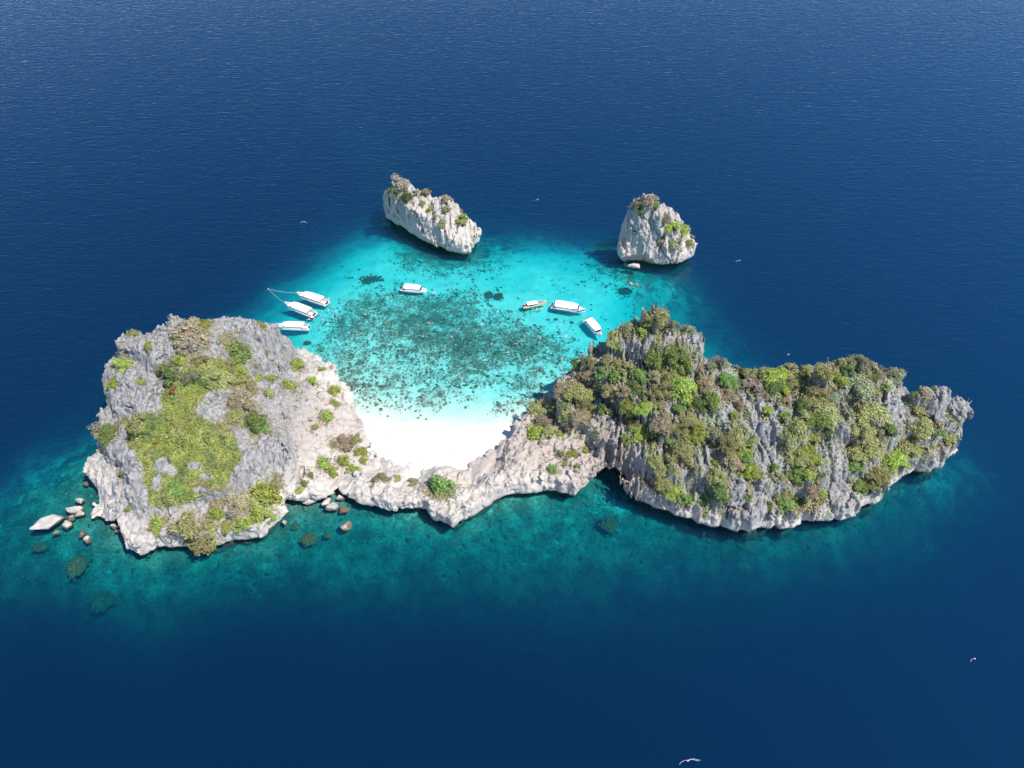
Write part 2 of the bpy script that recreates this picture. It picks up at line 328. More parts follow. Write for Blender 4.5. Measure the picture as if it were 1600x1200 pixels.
STK_A = px0([(606,346),(622,358),(650,379),(685,394),(722,404),(738,401),(745,392)]) + [(-15,328),(-17,335),(-26,341),(-38,348),(-50,356),(-60,359),(-67,357)]
HA = np.array([(609,325,12),(613,290,24),(625,277,27),(633,278,27),(638,292,23),(650,296,22),(668,298,23),(675,310,20),(690,304,23),(703,308,22),(712,318,20),(722,330,18),(735,342,16),(742,352,13),(743,375,8),(640,320,18),(660,340,16),(690,340,17),(700,370,10),(660,365,9),(630,345,11),(720,385,7),(738,390,5)], float)
HL_W = [(-92,240,12),(-105,238,20),(-120,233,24),(-140,229,22),(-151,223,20),(-155,215,18),(73,217,22),(62,228,24),(45,230,24),(30,225,16),(90,211,22),(105,209,25),(125,211,27),(140,208,22),(150,206,16),(163,204,16)]
HA_W = [(-18,336,6),(-28,342,7),(-40,349,8),(-52,357,10),(-62,358,14),(-66,354,12),(-16,326,6)]
STK_B = px0([(966,412),(985,416),(1012,420),(1050,419),(1076,414)]) + [(89,314),(91,320),(87,328),(78,334),(66,335),(55,331),(50,323)]
HB = np.array([(967,395,6),(970,365,13),(980,330,24),(990,315,30),(1008,304,35),(1015,304,35),(1028,316,31),(1045,325,28),(1060,332,26),(1072,345,22),(1078,362,17),(1083,376,12),(1078,395,7),(1000,350,24),(1030,350,24),(1050,360,20),(1010,385,13),(1050,390,12),(985,385,12),(990,405,7),(1030,405,7)], float)
HB_W = [(88,321,7),(84,329,7),(76,333,7),(66,334,9),(56,331,8),(51,324,7)]

def build_rock(name, outline, Hc, vox, zr, carve=(), seed=0, batter=.12, notch=2.6, amp=1.0, rough_of=lambda a, b: 1.0, terr=None, extra=(), grow=0.0, streak=lambda a: 1.0 + 0 * a):
    O = np.array(outline); P = U(Hc[:, 0], Hc[:, 1], Hc[:, 2]); Hv = Hc[:, 2]
    if len(extra): P = np.r_[P, np.array(extra, float)]; Hv = np.r_[Hv, np.array(extra, float)[:, 2]]
    x = np.arange(O[:, 0].min() - 6, O[:, 0].max() + 6, vox); y = np.arange(O[:, 1].min() - 6, O[:, 1].max() + 6, vox); z = np.arange(zr[0], zr[1], vox)
    X, Y = np.meshgrid(x, y, indexing='ij')
    wx = X + 1.6 * perlin(X / 9, Y / 9, 0 * X, seed + 1) + .7 * perlin(X / 3.5, Y / 3.5, 0 * X, seed + 2)
    wy = Y + 1.6 * perlin(X / 9, Y / 9, 0 * X + 50, seed + 3) + .7 * perlin(X / 3.5, Y / 3.5, 0 * X + 50, seed + 4)
    d = poly_sd(O, wx, wy).astype(np.float32)
    h = RBF(P, Hv, sm=.1)(X, Y).astype(np.float32)
    h = h + 1.3 * amp * perlin(X / 11, Y / 11, 0 * X, seed + 5) * np.clip(h / 12, .2, 1)
    if terr is not None:                                  # benches and steep steps
        k, p = terr(X, Y), 10.0
        hw = h / p + .35 * perlin(X / 16, Y / 16, 0 * X, seed + 6); fl = np.floor(hw); fr_ = hw - fl
        h = h + k * p * (smooth(.36, .60, fr_) - fr_)
    gx, gy = np.gradient(h, vox); cs = 1 / np.sqrt(1 + np.minimum(gx ** 2 + gy ** 2, 9))
    d = np.clip(d + grow, -8, 8)
    off = (notch * np.where(z > .3, np.exp(-((z - .3) / 1.7) ** 2), 1.0) + batter * np.clip(z - 2, 0, 40)).astype(np.float32)        # undercut at the waterline, walls lean back
    S = np.minimum(d[:, :, None] - off[None, None], (h[:, :, None] - z[None, None]) * cs[:, :, None]).astype(np.float32)
    band = np.abs(S) < 3.6
    ii = np.nonzero(band); px, py, pz = x[ii[0]], y[ii[1]], z[ii[2]]
    # columns and blocks: vertical joints, random block offsets, sharp ribs, thin bedding
    wob = 1.5 * perlin(px / 8, py / 8, pz / 8, seed + 10)
    sk = streak(px); fy = 1 - .72 * sk                    # on walls that face the open sea the ribs run straight down the slope
    f1, gap, rv = cells((px + wob) / 5.5, (py + wob) / 5.5 * fy, pz / 15, seed + 11)
    g1, gap2, rw = cells((px - .4 * wob) / 2.1, (py + .5 * wob) / 2.3 * fy, pz / 12, seed + 12)
    r1 = 1 - 2.2 * np.abs(perlin((px + .5 * wob) / 3.0, py / 3.2 * fy, pz / 22, seed + 13))
    top = np.clip(pz / 8, .3, 1) * rough_of(px, py)
    dn = amp * (1.1 * perlin(px / 14, py / 14, pz / 11, seed + 14)
         + 2.0 * (rv - .5) * np.clip(gap / .10, 0, 1) + 1.25 * (rw - .5) * top
         - 1.7 * np.clip(1 - gap / .07, 0, 1) * top - .9 * np.clip(1 - gap2 / .10, 0, 1) * top
         + 1.15 * (r1 - .4) * top + .28 * perlin(px / 10, py / 10, pz / 1.3, seed + 15) * (1 - .5 * sk) + .42 * perlin(px / 1.5, py / 1.7 * fy, pz / (2.2 + 3 * sk), seed + 16))
    slot = np.abs(perlin((px + .5 * wob) / 1.6, py / 1.7 * fy, pz / 18, seed + 18)); dn -= amp * 1.35 * np.clip(1 - slot / .13, 0, 1) * top * np.clip(pz / 12, 0, 1)
    S[ii] += dn.astype(np.float32)
    for (cx, cy_, cz, rx, ry, rz, rot) in carve:
        if cx > 250:                                      # given as a photo pixel: open the rock where that line of sight meets it
            a_ = U(cx, cy_, 49.0); b2 = U(cx, cy_, 0.0); push = cz
            for t_ in np.linspace(0, 1, 400):
                q_ = a_ + (b2 - a_) * t_; ii_ = ((q_ - (x[0], y[0], z[0])) / vox).astype(int)
                if np.all(ii_ >= 0) and np.all(ii_ < S.shape) and S[tuple(ii_)] > 0: break
            cx, cy_, cz = q_[0], q_[1] + push, q_[2] - push * .4
        c, s = math.cos(rot), math.sin(rot)
        i0 = np.nonzero(np.abs(x - cx) < max(rx, ry) + 3)[0]; j0 = np.nonzero(np.abs(y - cy_) < max(rx, ry) + 3)[0]; k0 = np.nonzero(np.abs(z - cz) < rz + 3)[0]
        A, B, C = np.meshgrid(x[i0] - cx, y[j0] - cy_, z[k0] - cz, indexing='ij')
        A, B = c * A + s * B, -s * A + c * B
        q = np.sqrt((A / rx) ** 2 + (B / ry) ** 2 + (C / rz) ** 2)
        e = (q - 1) * min(rx, ry, rz) + .7 * perlin((A + cx) / 3, (B + cy_) / 3, (C + cz) / 3, seed + 19)
        sl = np.ix_(i0, j0, k0); S[sl] = np.minimum(S[sl], e)
    S[:, :, 0] = -1
    V, F = surface_nets(S, (x[0], y[0], z[0]), vox)
    lab = np.arange(len(V)); ea = F.ravel(); eb = np.roll(F, 1, axis=1).ravel()      # drop crumbs that hang free of the rock
    for _ in range(200):
        m_ = np.minimum(lab[ea], lab[eb]); old = lab.copy(); np.minimum.at(lab, ea, m_); np.minimum.at(lab, eb, m_); lab = lab[lab]; lab = lab[lab]
        if np.array_equal(old, lab): break
    keep = lab == np.bincount(lab).argmax(); F = F[keep[F].all(1)]; V = V[keep]; F = (np.cumsum(keep) - 1)[F]
    V = V + np.random.RandomState(seed).normal(size=V.shape) * (.055 + .035 * smooth(0, 30, V[:, :1]))          # broken, gritty surface
    o = mesh_obj(name, V, F)
    return o, V, F

m_rock, n, l, b = new_mat('weathered_limestone')
geo = n.new('ShaderNodeNewGeometry'); pos = geo.outputs['Position']
sx = n.new('ShaderNodeSeparateXYZ'); l.new(pos, sx.inputs[0])
mpz = N(n, 'ShaderNodeMapping'); mpz.inputs['Scale'].default_value = (1, 1, .22); l.new(pos, mpz.inputs['Vector'])
ag = N(n, 'ShaderNodeAttribute', _attribute_name='weather'); av = N(n, 'ShaderNodeAttribute', _attribute_name='soil')
nA = noise(n, l, mpz.outputs[0], .35, 5, .65); nB = noise(n, l, mpz.outputs[0], 1.6, 4, .7)
pale = ramp(n, l, nA, [(.28, (.37, .32, .27)), (.48, (.54, .49, .435)), (.72, (.66, .62, .565))])
grey = ramp(n, l, nB, [(.26, (.115, .115, .115)), (.42, (.265, .262, .255)), (.58, (.385, .375, .365)), (.8, (.54, .525, .50))])
wf = math_n(n, l, 'ADD', ag.outputs['Fac'], math_n(n, l, 'MULTIPLY', math_n(n, l, 'SUBTRACT', nA, .5), 1.1))
wf = ramp(n, l, wf, [(.25, (0, 0, 0)), (.75, (1, 1, 1))])
c0 = mix(n, l, wf, pale, grey)
soil = ramp(n, l, noise(n, l, pos, .8, 4, .7), [(.3, (.10, .085, .045)), (.5, (.20, .165, .09)), (.7, (.30, .25, .16))])
sf = math_n(n, l, 'ADD', av.outputs['Fac'], math_n(n, l, 'MULTIPLY', math_n(n, l, 'SUBTRACT', nB, .5), 1.2))
sf = ramp(n, l, sf, [(.4, (0, 0, 0)), (.65, (1, 1, 1))])
mps = N(n, 'ShaderNodeMapping'); mps.inputs['Scale'].default_value = (.9, .9, .07); l.new(pos, mps.inputs['Vector'])
streak = ramp(n, l, noise(n, l, mps.outputs[0], 1.0, 3, .6), [(.50, (1, 1, 1)), (.66, (.42, .42, .44))])
c0 = mix(n, l, math_n(n, l, 'MULTIPLY', wf, .9), c0, mix(n, l, 1.0, c0, streak, 'MULTIPLY'))
aw = N(n, 'ShaderNodeAttribute', _attribute_name='stain')
c0 = mix(n, l, math_n(n, l, 'MULTIPLY', aw.outputs['Fac'], math_n(n, l, 'ADD', nA, .3)), c0, (.42, .335, .285))
c1 = mix(n, l, sf, c0, soil)
# tide line: dark algae just above the water
tz = ramp(n, l, math_n(n, l, 'ADD', math_n(n, l, 'MULTIPLY', sx.outputs[2], .25), math_n(n, l, 'MULTIPLY', nA, .3)), [(.3, (1, 1, 1)), (.48, (0, 0, 0))])
c2 = mix(n, l, tz, c1, (.16, .125, .085))
l.new(c2, b.inputs['Base Color']); b.inputs['Roughness'].default_value = .92; b.inputs['Specular IOR Level'].default_value = .2
bp = N(n, 'ShaderNodeBump', Strength=.8, Distance=.5); l.new(noise(n, l, mpz.outputs[0], 1.9, 4, .7), bp.inputs['Height']); l.new(bp.outputs[0], b.inputs['Normal'])

def wp(a, b_, z): return tuple(float(q) for q in U(a, b_, z))
c_arch = wp(962, 772, 0); c_low = wp(525, 782, 0)
CARVE = [(c_arch[0], c_arch[1] + 5, 0.0, 5.5, 8.0, 7.5, .45), (953, 712, 1.0, 1.6, 3.5, 5.0, .2), (985, 745, 1.5, 3.5, 4.0, 3.0, .2), (466, 746, 1.0, 1.4, 4.0, 5.0, -.3), (429, 678, .6, 2.6, 1.8, 1.9, -.5), (477, 693, .3, .8, .9, .8, 0), (836, 758, .4, 2.2, 1.5, 1.6, .8), (c_low[0], c_low[1] + 1.5, 0, 6.5, 3.5, 3.0, 0)]
VOX = 0.5
island, IV, IF = build_rock('island', LAND, HL, VOX, (-6.5, 50), CARVE, 100, rough_of=lambda a, b: .55 + .12 * smooth(-55, -30, a) + .33 * smooth(0, 35, a) - .28 * smooth(140, 150, a), terr=lambda X, Y: .38 + .37 * smooth(15, 40, X), extra=HL_W, grow=.9, streak=lambda a: smooth(36, 52, a))
tag(island, kind='structure', label='limestone island with two rocky heads joined by a low rock wall')
stack_a, AV, AF = build_rock('sea_stack', STK_A, HA, .55, (-8, 32), [], 200, batter=.05, notch=2.8, amp=.85, grow=-.4, extra=HA_W)
tag(stack_a, 'long pale rock islet with sloping ridge beside the anchorage', 'rock islet', 'rock islets beyond the lagoon')
stack_b, SV, SF = build_rock('sea_stack', STK_B, HB, .55, (-8, 40), [(60, 309, 0, 9, 6, 7, 0)], 300, batter=.05, notch=2.8, amp=.85, grow=-.7, extra=HB_W)
tag(stack_b, 'steep peaked rock islet with a hollow at its foot', 'rock islet', 'rock islets beyond the lagoon')
for o, VV in ((island, IV), (stack_a, AV), (stack_b, SV)):
    o.data.materials.append(m_rock)
    zz = VV[:, 2]
    if o is island:
        xx, yy = VV[:, 0], VV[:, 1]
        w = .18 + .5 * smooth(6, 16, zz) + .38 * smooth(20, 80, xx) + .35 * smooth(141, 149, xx) - .20 * smooth(-70, -40, xx) * (1 - smooth(20, 40, xx))
        w = w + .06 * (1 - smooth(-90, -60, xx)) - .55 * (1 - smooth(4, 9.5, zz))
        st = np.exp(-(((xx - 42) / 16) ** 2 + ((yy - 181) / 13) ** 2)) * (1 - smooth(14, 22, zz)) + .75 * np.exp(-(((xx - 5) / 34) ** 2 + ((yy - 190) / 14) ** 2)) + .5 * np.exp(-(((xx + 70) / 18) ** 2 + ((yy - 200) / 18) ** 2))
        attr(o, 'stain', np.clip(st, 0, 1))
    else:
        w = .17 + .35 * smooth(10, 28, zz); attr(o, 'stain', 0 * zz)
    attr(o, 'weather', w)

# ------------------------------------------------------------------ vegetation
rng = np.random.RandomState(11); random.seed(5)
def bvh_of(V, F): return BVHTree.FromPolygons(V.tolist(), F.tolist())
BV = {'island': bvh_of(IV, IF), 'a': bvh_of(AV, AF), 'b': bvh_of(SV, SF)}
CAMP = Vector((0, 0, H))
def hit(px, py, which='island'):
    q = U(px, py, 0.0); d = (Vector(q) - CAMP).normalized()
    p, nrm, i, t = BV[which].ray_cast(CAMP, d, 2000)
    return p, nrm
def project(V):                                        # place -> photo pixel
    c, s = math.cos(PITCH), math.sin(PITCH); dx, dy, dz = V[:, 0], V[:, 1], V[:, 2] - H
    dep = dy * s - dz * c; up = dy * c + dz * s
    return 800 + FPX * dx / dep, 600 - FPX * up / dep

LEAF = {'O': ((.37, .37, .15), (.52, .50, .225)), 'G': ((.23, .345, .095), (.36, .47, .15)), 'D': ((.16, .235, .08), (.26, .34, .13)),
        'Y': ((.37, .45, .09), (.52, .59, .15)), 'B': ((.42, .345, .22), (.54, .455, .31)), 'S': ((.31, .34, .20), (.44, .46, .30)), 'P': ((.34, .29, .23), (.44, .39, .32)), 'R': ((.42, .10, .07), (.5, .2, .1))}
WORD = {'O': 'olive', 'G': 'bright green', 'D': 'dark green', 'Y': 'yellow-green', 'B': 'brown dry-leaved', 'S': 'grey-green', 'P': 'pale bare-twigged', 'R': 'red-leaved'}
MLEAF = {}
for k, (c1, c2) in LEAF.items():
    m, n, l, b = new_mat('leaves_' + WORD[k].replace(' ', '_').replace('-', '_')); MLEAF[k] = m
    a = N(n, 'ShaderNodeAttribute', _attribute_name='tone'); oi = n.new('ShaderNodeObjectInfo')
    col = ramp(n, l, a.outputs['Fac'], [(0, tuple(v * .62 for v in c1)), (.45, c1), (.85, c2), (1, tuple(min(1, v * 1.25) for v in c2))])
    hs = n.new('ShaderNodeHueSaturation'); hs.inputs['Saturation'].default_value = 1.0
    l.new(math_n(n, l, 'ADD', math_n(n, l, 'MULTIPLY', oi.outputs['Random'], .045), .4775), hs.inputs['Hue'])
    l.new(math_n(n, l, 'ADD', math_n(n, l, 'MULTIPLY', oi.outputs['Random'], .5), .75), hs.inputs['Value']); l.new(col, hs.inputs['Color'])
    tl = n.new('ShaderNodeBsdfTranslucent'); mxs = N(n, 'ShaderNodeMixShader'); mxs.inputs[0].default_value = .35
    l.new(hs.outputs[0], b.inputs['Base Color']); l.new(hs.outputs[0], tl.inputs['Color'])
    b.inputs['Roughness'].default_value = .7; b.inputs['Specular IOR Level'].default_value = .25
    l.new(b.outputs[0], mxs.inputs[1]); l.new(tl.outputs[0], mxs.inputs[2]); l.new(mxs.outputs[0], n['Material Output'].inputs['Surface'])
m_bark = plain('grey_bark', (.22, .18, .14), .9, var=.35, scale=3)

def leaf_quads(c, nrm, size, rs, droop=.25, jit=.55):
    """one folded leaf-clump quad at each centre c, roughly facing nrm"""
    k = len(c); nrm = nrm + rs.normal(size=(k, 3)) * jit; nrm /= np.linalg.norm(nrm, axis=1)[:, None]
    t = np.cross(nrm, rs.normal(size=(k, 3))); t /= np.linalg.norm(t, axis=1)[:, None] + 1e-9; u = np.cross(nrm, t)
    s = size[:, None]
    V = np.stack([c - t * s, c + u * s * .62 - nrm * s * droop, c + t * s, c - u * s * .62 - nrm * s * droop], 1)
    return V.reshape(-1, 3), np.arange(k * 4).reshape(-1, 4)
def crown_mesh(seed, nl, nleaf, flat=.75, leaf=.045, sparse=False):
    """crown of unit width sitting on z=0.. made of several leafy lobes"""
    rs = np.random.RandomState(seed); C = []; Nn = []; T = []
    lobes = []
    for i in range(nl):
        a = 2.4 * i + rs.uniform(-.7, .7); r = (.05 if i == 0 else rs.uniform(.12, .42)); rr = rs.uniform(.10, .21) * (1.3 if i == 0 else 1)
        lobes.append((r * math.cos(a), r * math.sin(a), flat * (.48 - .75 * r + rs.uniform(-.09, .12)), rr))
    w = np.array([q[3] ** 2 for q in lobes]); w /= w.sum()
    for (x, y, z, rr), ww in zip(lobes, w):
        k = max(8, int(nleaf * ww)); d = rs.normal(size=(k, 3)); d /= np.linalg.norm(d, axis=1)[:, None]
        d[:, 2] = np.where(d[:, 2] < -.35, -d[:, 2], d[:, 2])
        bump = 1 + .28 * perlin(d[:, 0] * 2.4, d[:, 1] * 2.4, d[:, 2] * 2.4, seed + int(100 * rr))
        rad = rr * bump * np.where(rs.rand(k) < .25, rs.uniform(.35, .9, k), np.where(rs.rand(k) < .12, rs.uniform(1.1, 1.38, k), rs.uniform(.82, 1.1, k)))
        C.append(np.c_[x + d[:, 0] * rad, y + d[:, 1] * rad, z + d[:, 2] * rad * .85]); Nn.append(d + np.array([0, 0, .35]))
        T.append(np.clip(.45 + .28 * (bump - 1) / .28 + rs.normal(size=k) * .2, 0, 1))
    C = np.concatenate(C); Nn = np.concatenate(Nn); T = np.concatenate(T)
    V, F = leaf_quads(C, Nn, leaf * rs.uniform(.6, 1.35, len(C)), rs)
    return V, F, np.repeat(T, 4), lobes
def tube(P0, P1, r0, r1, k=5):
    P0 = np.asarray(P0, float); P1 = np.asarray(P1, float); d = P1 - P0; d /= np.linalg.norm(d) + 1e-9
    a = np.cross(d, (0, 0, 1.) if abs(d[2]) < .9 else (1., 0, 0)); a /= np.linalg.norm(a); b_ = np.cross(d, a)
    th = np.arange(k) * 2 * math.pi / k; ring = np.cos(th)[:, None] * a + np.sin(th)[:, None] * b_
    V = np.r_[P0 + ring * r0, P1 + ring * r1]; F = [(i, (i + 1) % k, k + (i + 1) % k, k + i) for i in range(k)] + [tuple(range(k))[::-1], tuple(range(k, 2 * k))]
    return V, F
def join(parts):
    V, F, o = [], [], 0
    for v, f in parts: V.append(np.asarray(v, float)); F += [tuple(int(i) + o for i in q) for q in f]; o += len(v)
    return np.concatenate(V), F
def trunk_mesh(lobes, z0=-.12):
    P = [tube((0, 0, z0), (.01, .01, .18), .028, .02)]
    for (x, y, z, r) in lobes[1:6]:
        mid = (x * .45 + .01, y * .45, .18 + (z - .18) * .55)
        P.append(tube((.01, .01, .16), mid, .018, .012)); P.append(tube(mid, (x, y, z), .012, .005))
    return join(P)
CROWN, TRUNK = {}, {}
def proto(key, *a, **k):
    V, F, T, lb = crown_mesh(*a, **k); o = mesh_obj('crown', V, F); attr(o, 'tone', T); o.data.materials.append(MLEAF['O']); CROWN[key] = o.data; bpy.data.objects.remove(o)
    V, F = trunk_mesh(lb); o = mesh_obj('trunk', V, F, m_bark); TRUNK[key] = o.data; bpy.data.objects.remove(o)
for i in range(5):
    proto(('L', i), 40 + i, 15, 2300, flat=.72, leaf=.032)          # large trees
    proto(('M', i), 60 + i, 9, 1100, flat=.78, leaf=.046)           # small trees and shrubs
    proto(('F', i), 80 + i, 12, 1000, flat=.36, leaf=.046)           # flat wind-clipped shrubs
    proto(('P', i), 95 + i, 6, 330, flat=.85, leaf=.040)           # thin, nearly bare

Z = {  # zone -> (words for a label, list of (px, py, width px, kind[, form]))
 'lag': ('above the lagoon on the wooded rock head', [(901,564,20,'D'),(919,560,18,'O'),(926,545,16,'D'),(907,586,20,'B'),(921,582,24,'B'),(937,601,18,'G'),(941,576,22,'D'),(900,607,36,'O'),(880,602,30,'B'),(947,560,18,'O'),(912,625,26,'O'),(923,615,16,'Y')]),
 'low': ('on the low rocks beside the beach', [(839,627,26,'O'),(857,626,24,'B'),(866,636,16,'G'),(879,631,14,'D'),(882,647,20,'G'),(907,646,28,'B'),(849,654,28,'B'),(839,671,28,'Y','F'),(875,674,16,'Y','F'),(856,672,20,'O','F'),(890,660,18,'B','F')]),
 'tuft': ('on bare rock by the sea arch', [(877,707,10,'G','F'),(895,706,14,'Y','F'),(882,724,10,'Y','F'),(864,729,14,'G','F'),(901,726,8,'G','F'),(915,701,10,'Y','F'),(932,680,9,'Y','F')]),
 'peak': ('around the grey summit spire of the wooded head', [(957,524,26,'O'),(986,508,28,'S'),(976,516,22,'O'),(1002,517,22,'Y'),(1011,502,18,'Y'),(1029,489,32,'O'),(1076,509,20,'S'),(966,540,12,'Y'),(1052,497,18,'S')]),
 'below': ('on the slope just below the grey spire', [(1055,547,34,'G'),(1024,550,34,'G'),(1067,565,28,'G'),(1002,580,32,'G'),(996,597,26,'D'),(1022,582,20,'B'),(1050,582,32,'O'),(1065,596,42,'Y'),(1039,601,32,'O'),(1090,571,24,'B'),(1100,595,30,'B'),(1136,590,36,'G'),(1136,611,26,'B'),(1157,580,16,'D'),(1117,551,18,'P'),(1130,564,18,'P'),(1110,570,14,'S'),(980,570,24,'O'),(965,565,24,'O'),(960,585,22,'G')]),
 'cleft': ('beside the shaded cleft above the sea arch', [(942,635,20,'D'),(956,607,24,'O'),(967,612,24,'O'),(981,629,28,'Y'),(1007,634,26,'Y'),(992,654,28,'O'),(1000,672,26,'Y'),(976,680,12,'G'),(980,690,9,'G','F'),(1015,701,13,'G'),(975,606,22,'B'),(1015,615,22,'O')]),
 'mid': ('in the middle of the wooded slope', [(1085,625,28,'D'),(1111,622,30,'G'),(1061,636,18,'G'),(1076,634,18,'G'),(1079,652,32,'O'),(1072,670,36,'O'),(1090,670,30,'Y'),(1067,695,42,'O'),(1050,685,18,'G'),(1115,674,28,'S'),(1136,685,32,'O'),(1149,675,36,'O'),(1157,690,36,'Y'),(1155,703,28,'O'),(1165,712,18,'G'),(1034,654,32,'B'),(1045,662,26,'O'),(1022,675,16,'D'),(1142,715,28,'B'),(1172,732,24,'Y'),(1154,628,20,'B'),(1147,645,14,'Y'),(1030,630,20,'O')]),
 'arch': ('on the steep face beyond the sea arch', [(1116,720,16,'G'),(1075,725,14,'O'),(1118,737,32,'O'),(1086,732,18,'S'),(1021,717,26,'O'),(1030,729,26,'O'),(1047,732,14,'D'),(1046,755,36,'Y'),(1036,745,28,'O'),(1067,774,20,'G'),(1077,776,14,'G'),(1124,765,26,'D'),(1131,774,18,'G'),(1106,770,14,'G'),(1096,782,12,'G'),(1170,774,12,'G'),(1101,802,10,'Y','F'),(1060,785,16,'B','F')]),
 'saddle': ('along the ridge saddle with sea behind', [(1175,570,26,'O'),(1199,566,30,'O'),(1164,582,18,'D'),(1212,582,36,'Y'),(1234,572,24,'O'),(1226,607,18,'Y'),(1210,602,26,'D'),(1256,579,26,'O'),(1225,625,22,'B'),(1177,599,36,'P','F'),(1195,612,24,'P','F'),(1201,639,16,'Y'),(1165,647,12,'G'),(1240,595,26,'O'),(1150,572,12,'P')]),
 'gully': ('in the wooded gully of the long head', [(1284,577,32,'O'),(1312,584,28,'Y'),(1305,569,24,'B'),(1305,560,16,'S'),(1281,600,44,'O'),(1269,617,40,'O'),(1252,630,26,'D'),(1287,635,46,'O'),(1277,652,32,'G'),(1290,669,20,'D'),(1226,647,16,'G'),(1246,661,36,'O'),(1235,677,28,'O'),(1270,680,20,'Y'),(1176,686,12,'G'),(1257,696,30,'Y'),(1250,711,32,'O'),(1270,716,24,'Y'),(1246,737,28,'G'),(1232,740,16,'D'),(1300,612,28,'S'),(1258,650,24,'O')]),
 'foot': ('at the foot of the gully above pale cliffs', [(1269,755,40,'B'),(1284,769,16,'Y'),(1221,770,30,'O'),(1226,784,22,'G'),(1242,775,20,'D'),(1210,727,14,'G'),(1215,740,18,'S'),(1177,732,26,'Y'),(1170,772,10,'G'),(1201,785,14,'D'),(1262,738,18,'Y'),(1242,790,18,'O')]),
 'crest': ('along the crest of the long head', [(1342,562,30,'S'),(1340,594,38,'S'),(1368,580,28,'O'),(1396,582,30,'S'),(1382,600,14,'G'),(1372,562,14,'P'),(1325,575,22,'D'),(1355,600,24,'O'),(1330,610,24,'S'),(1428,608,12,'G'),(1315,555,14,'O')]),
 'east': ('on the outer slope facing the grey end block', [(1360,638,42,'O'),(1356,684,52,'O'),(1334,680,20,'B'),(1392,668,22,'G'),(1362,706,18,'G'),(1438,664,38,'O'),(1434,634,22,'O'),(1464,670,22,'D'),(1414,692,32,'O'),(1398,710,36,'Y'),(1368,736,36,'O'),(1334,724,20,'G'),(1338,748,24,'G'),(1481,649,8,'Y','F'),(1459,597,8,'G','F'),(1482,680,22,'O','F'),(1345,665,28,'O'),(1375,675,24,'S'),(1380,720,24,'O'),(1425,680,20,'O'),(1362,755,18,'O')]),
 'wedge': ('at the outer edge of the shrubby head', [(172,668,30,'G'),(152,666,24,'P'),(194,657,16,'Y','F'),(214,656,34,'O','F'),(200,794,12,'G','F'),(248,814,26,'Y','F'),(176,595,20,'Y','F'),(191,564,26,'Y','F'),(231,538,14,'Y','F'),(209,518,16,'O','F'),(166,690,10,'G','F'),(190,735,12,'O','F'),(220,595,14,'Y','F')]),
 'dome': ('on the high shoulder of the shrubby head', [(303,515,50,'B','F'),(320,503,24,'Y','F'),(282,525,26,'O','F'),(300,535,36,'P','F'),(267,577,36,'D','F'),(284,558,28,'Y','F'),(270,608,11,'R','F'),(251,576,16,'O','F'),(368,540,38,'G','F'),(373,573,26,'Y','F'),(383,590,26,'O','F'),(310,560,26,'O','F'),(330,575,26,'O','F'),(296,582,26,'S','F'),(358,565,20,'O','F'),(352,590,26,'O','F')]),
 'front': ('near the seaward edge of the shrubby head', [(273,760,26,'G','F'),(288,814,44,'O','F'),(312,834,38,'O','F'),(332,822,26,'O','F'),(413,765,44,'Y','F'),(428,755,26,'O','F'),(404,797,36,'Y','F'),(372,779,32,'B','F'),(337,797,26,'Y','F'),(378,814,26,'Y','F'),(362,797,22,'P'),(353,821,18,'Y','F'),(327,845,20,'Y','F'),(425,807,14,'Y','F'),(395,780,26,'O','F'),(345,780,26,'B','F'),(300,845,20,'O','F')]),
 'flank': ('on the pale rock flank falling to the lagoon', [(402,650,38,'G'),(415,667,16,'G'),(373,618,38,'B','F'),(383,629,26,'B','F'),(370,647,30,'O','F'),(350,665,26,'O','F'),(402,588,14,'Y','F'),(425,590,18,'Y','F'),(453,602,24,'Y','F'),(485,595,20,'Y','F'),(522,608,18,'Y','F'),(462,567,20,'Y','F'),(510,647,22,'Y','F'),(523,628,14,'Y','F'),(492,665,11,'Y','F'),(416,549,9,'O','F'),(398,568,12,'O','F'),(408,505,12,'O','F'),(420,612,12,'Y','F'),(502,575,8,'Y','F')]),
 'neck': ('between the cave and the white beach', [(505,721,22,'Y','F'),(519,733,20,'Y','F'),(535,718,20,'Y','F'),(549,730,20,'Y','F'),(535,690,30,'B','F'),(554,684,22,'O','F'),(563,702,22,'Y','F'),(568,718,14,'Y','F'),(593,742,20,'O','F'),(486,740,11,'G','F'),(474,753,11,'G','F'),(467,765,11,'Y','F'),(605,746,14,'B','F'),(620,746,14,'O','F')]),
 'wall': ('on the low rock wall behind the beach', [(689,751,46,'G','F'),(645,752,14,'O','F')]),
}
ZS = {'a': ('on the long pale islet', [(625,281,24,'P','F'),(615,297,16,'D'),(637,304,21,'D'),(664,297,15,'O'),(697,309,18,'B'),(697,324,15,'O'),(660,316,10,'O','F'),(672,325,10,'Y','F'),(680,337,8,'Y','F'),(723,338,19,'Y'),(719,328,11,'B'),(691,346,14,'S','F'),(632,288,14,'O','F'),(650,300,10,'S')]),
      'b': ('on the steep peaked islet', [(1014,310,22,'B','F'),(986,321,10,'S'),(1024,319,13,'G'),(1002,328,14,'Y','F'),(1000,317,15,'O','F'),(1071,340,17,'S'),(1041,337,15,'B','F'),(1050,348,24,'Y','F'),(1065,354,19,'Y','F'),(1081,369,10,'S'),(1077,376,14,'Y','F'),(1054,376,20,'S','F'),(991,362,6,'G'),(1030,372,14,'P','F')])}
TREES = []
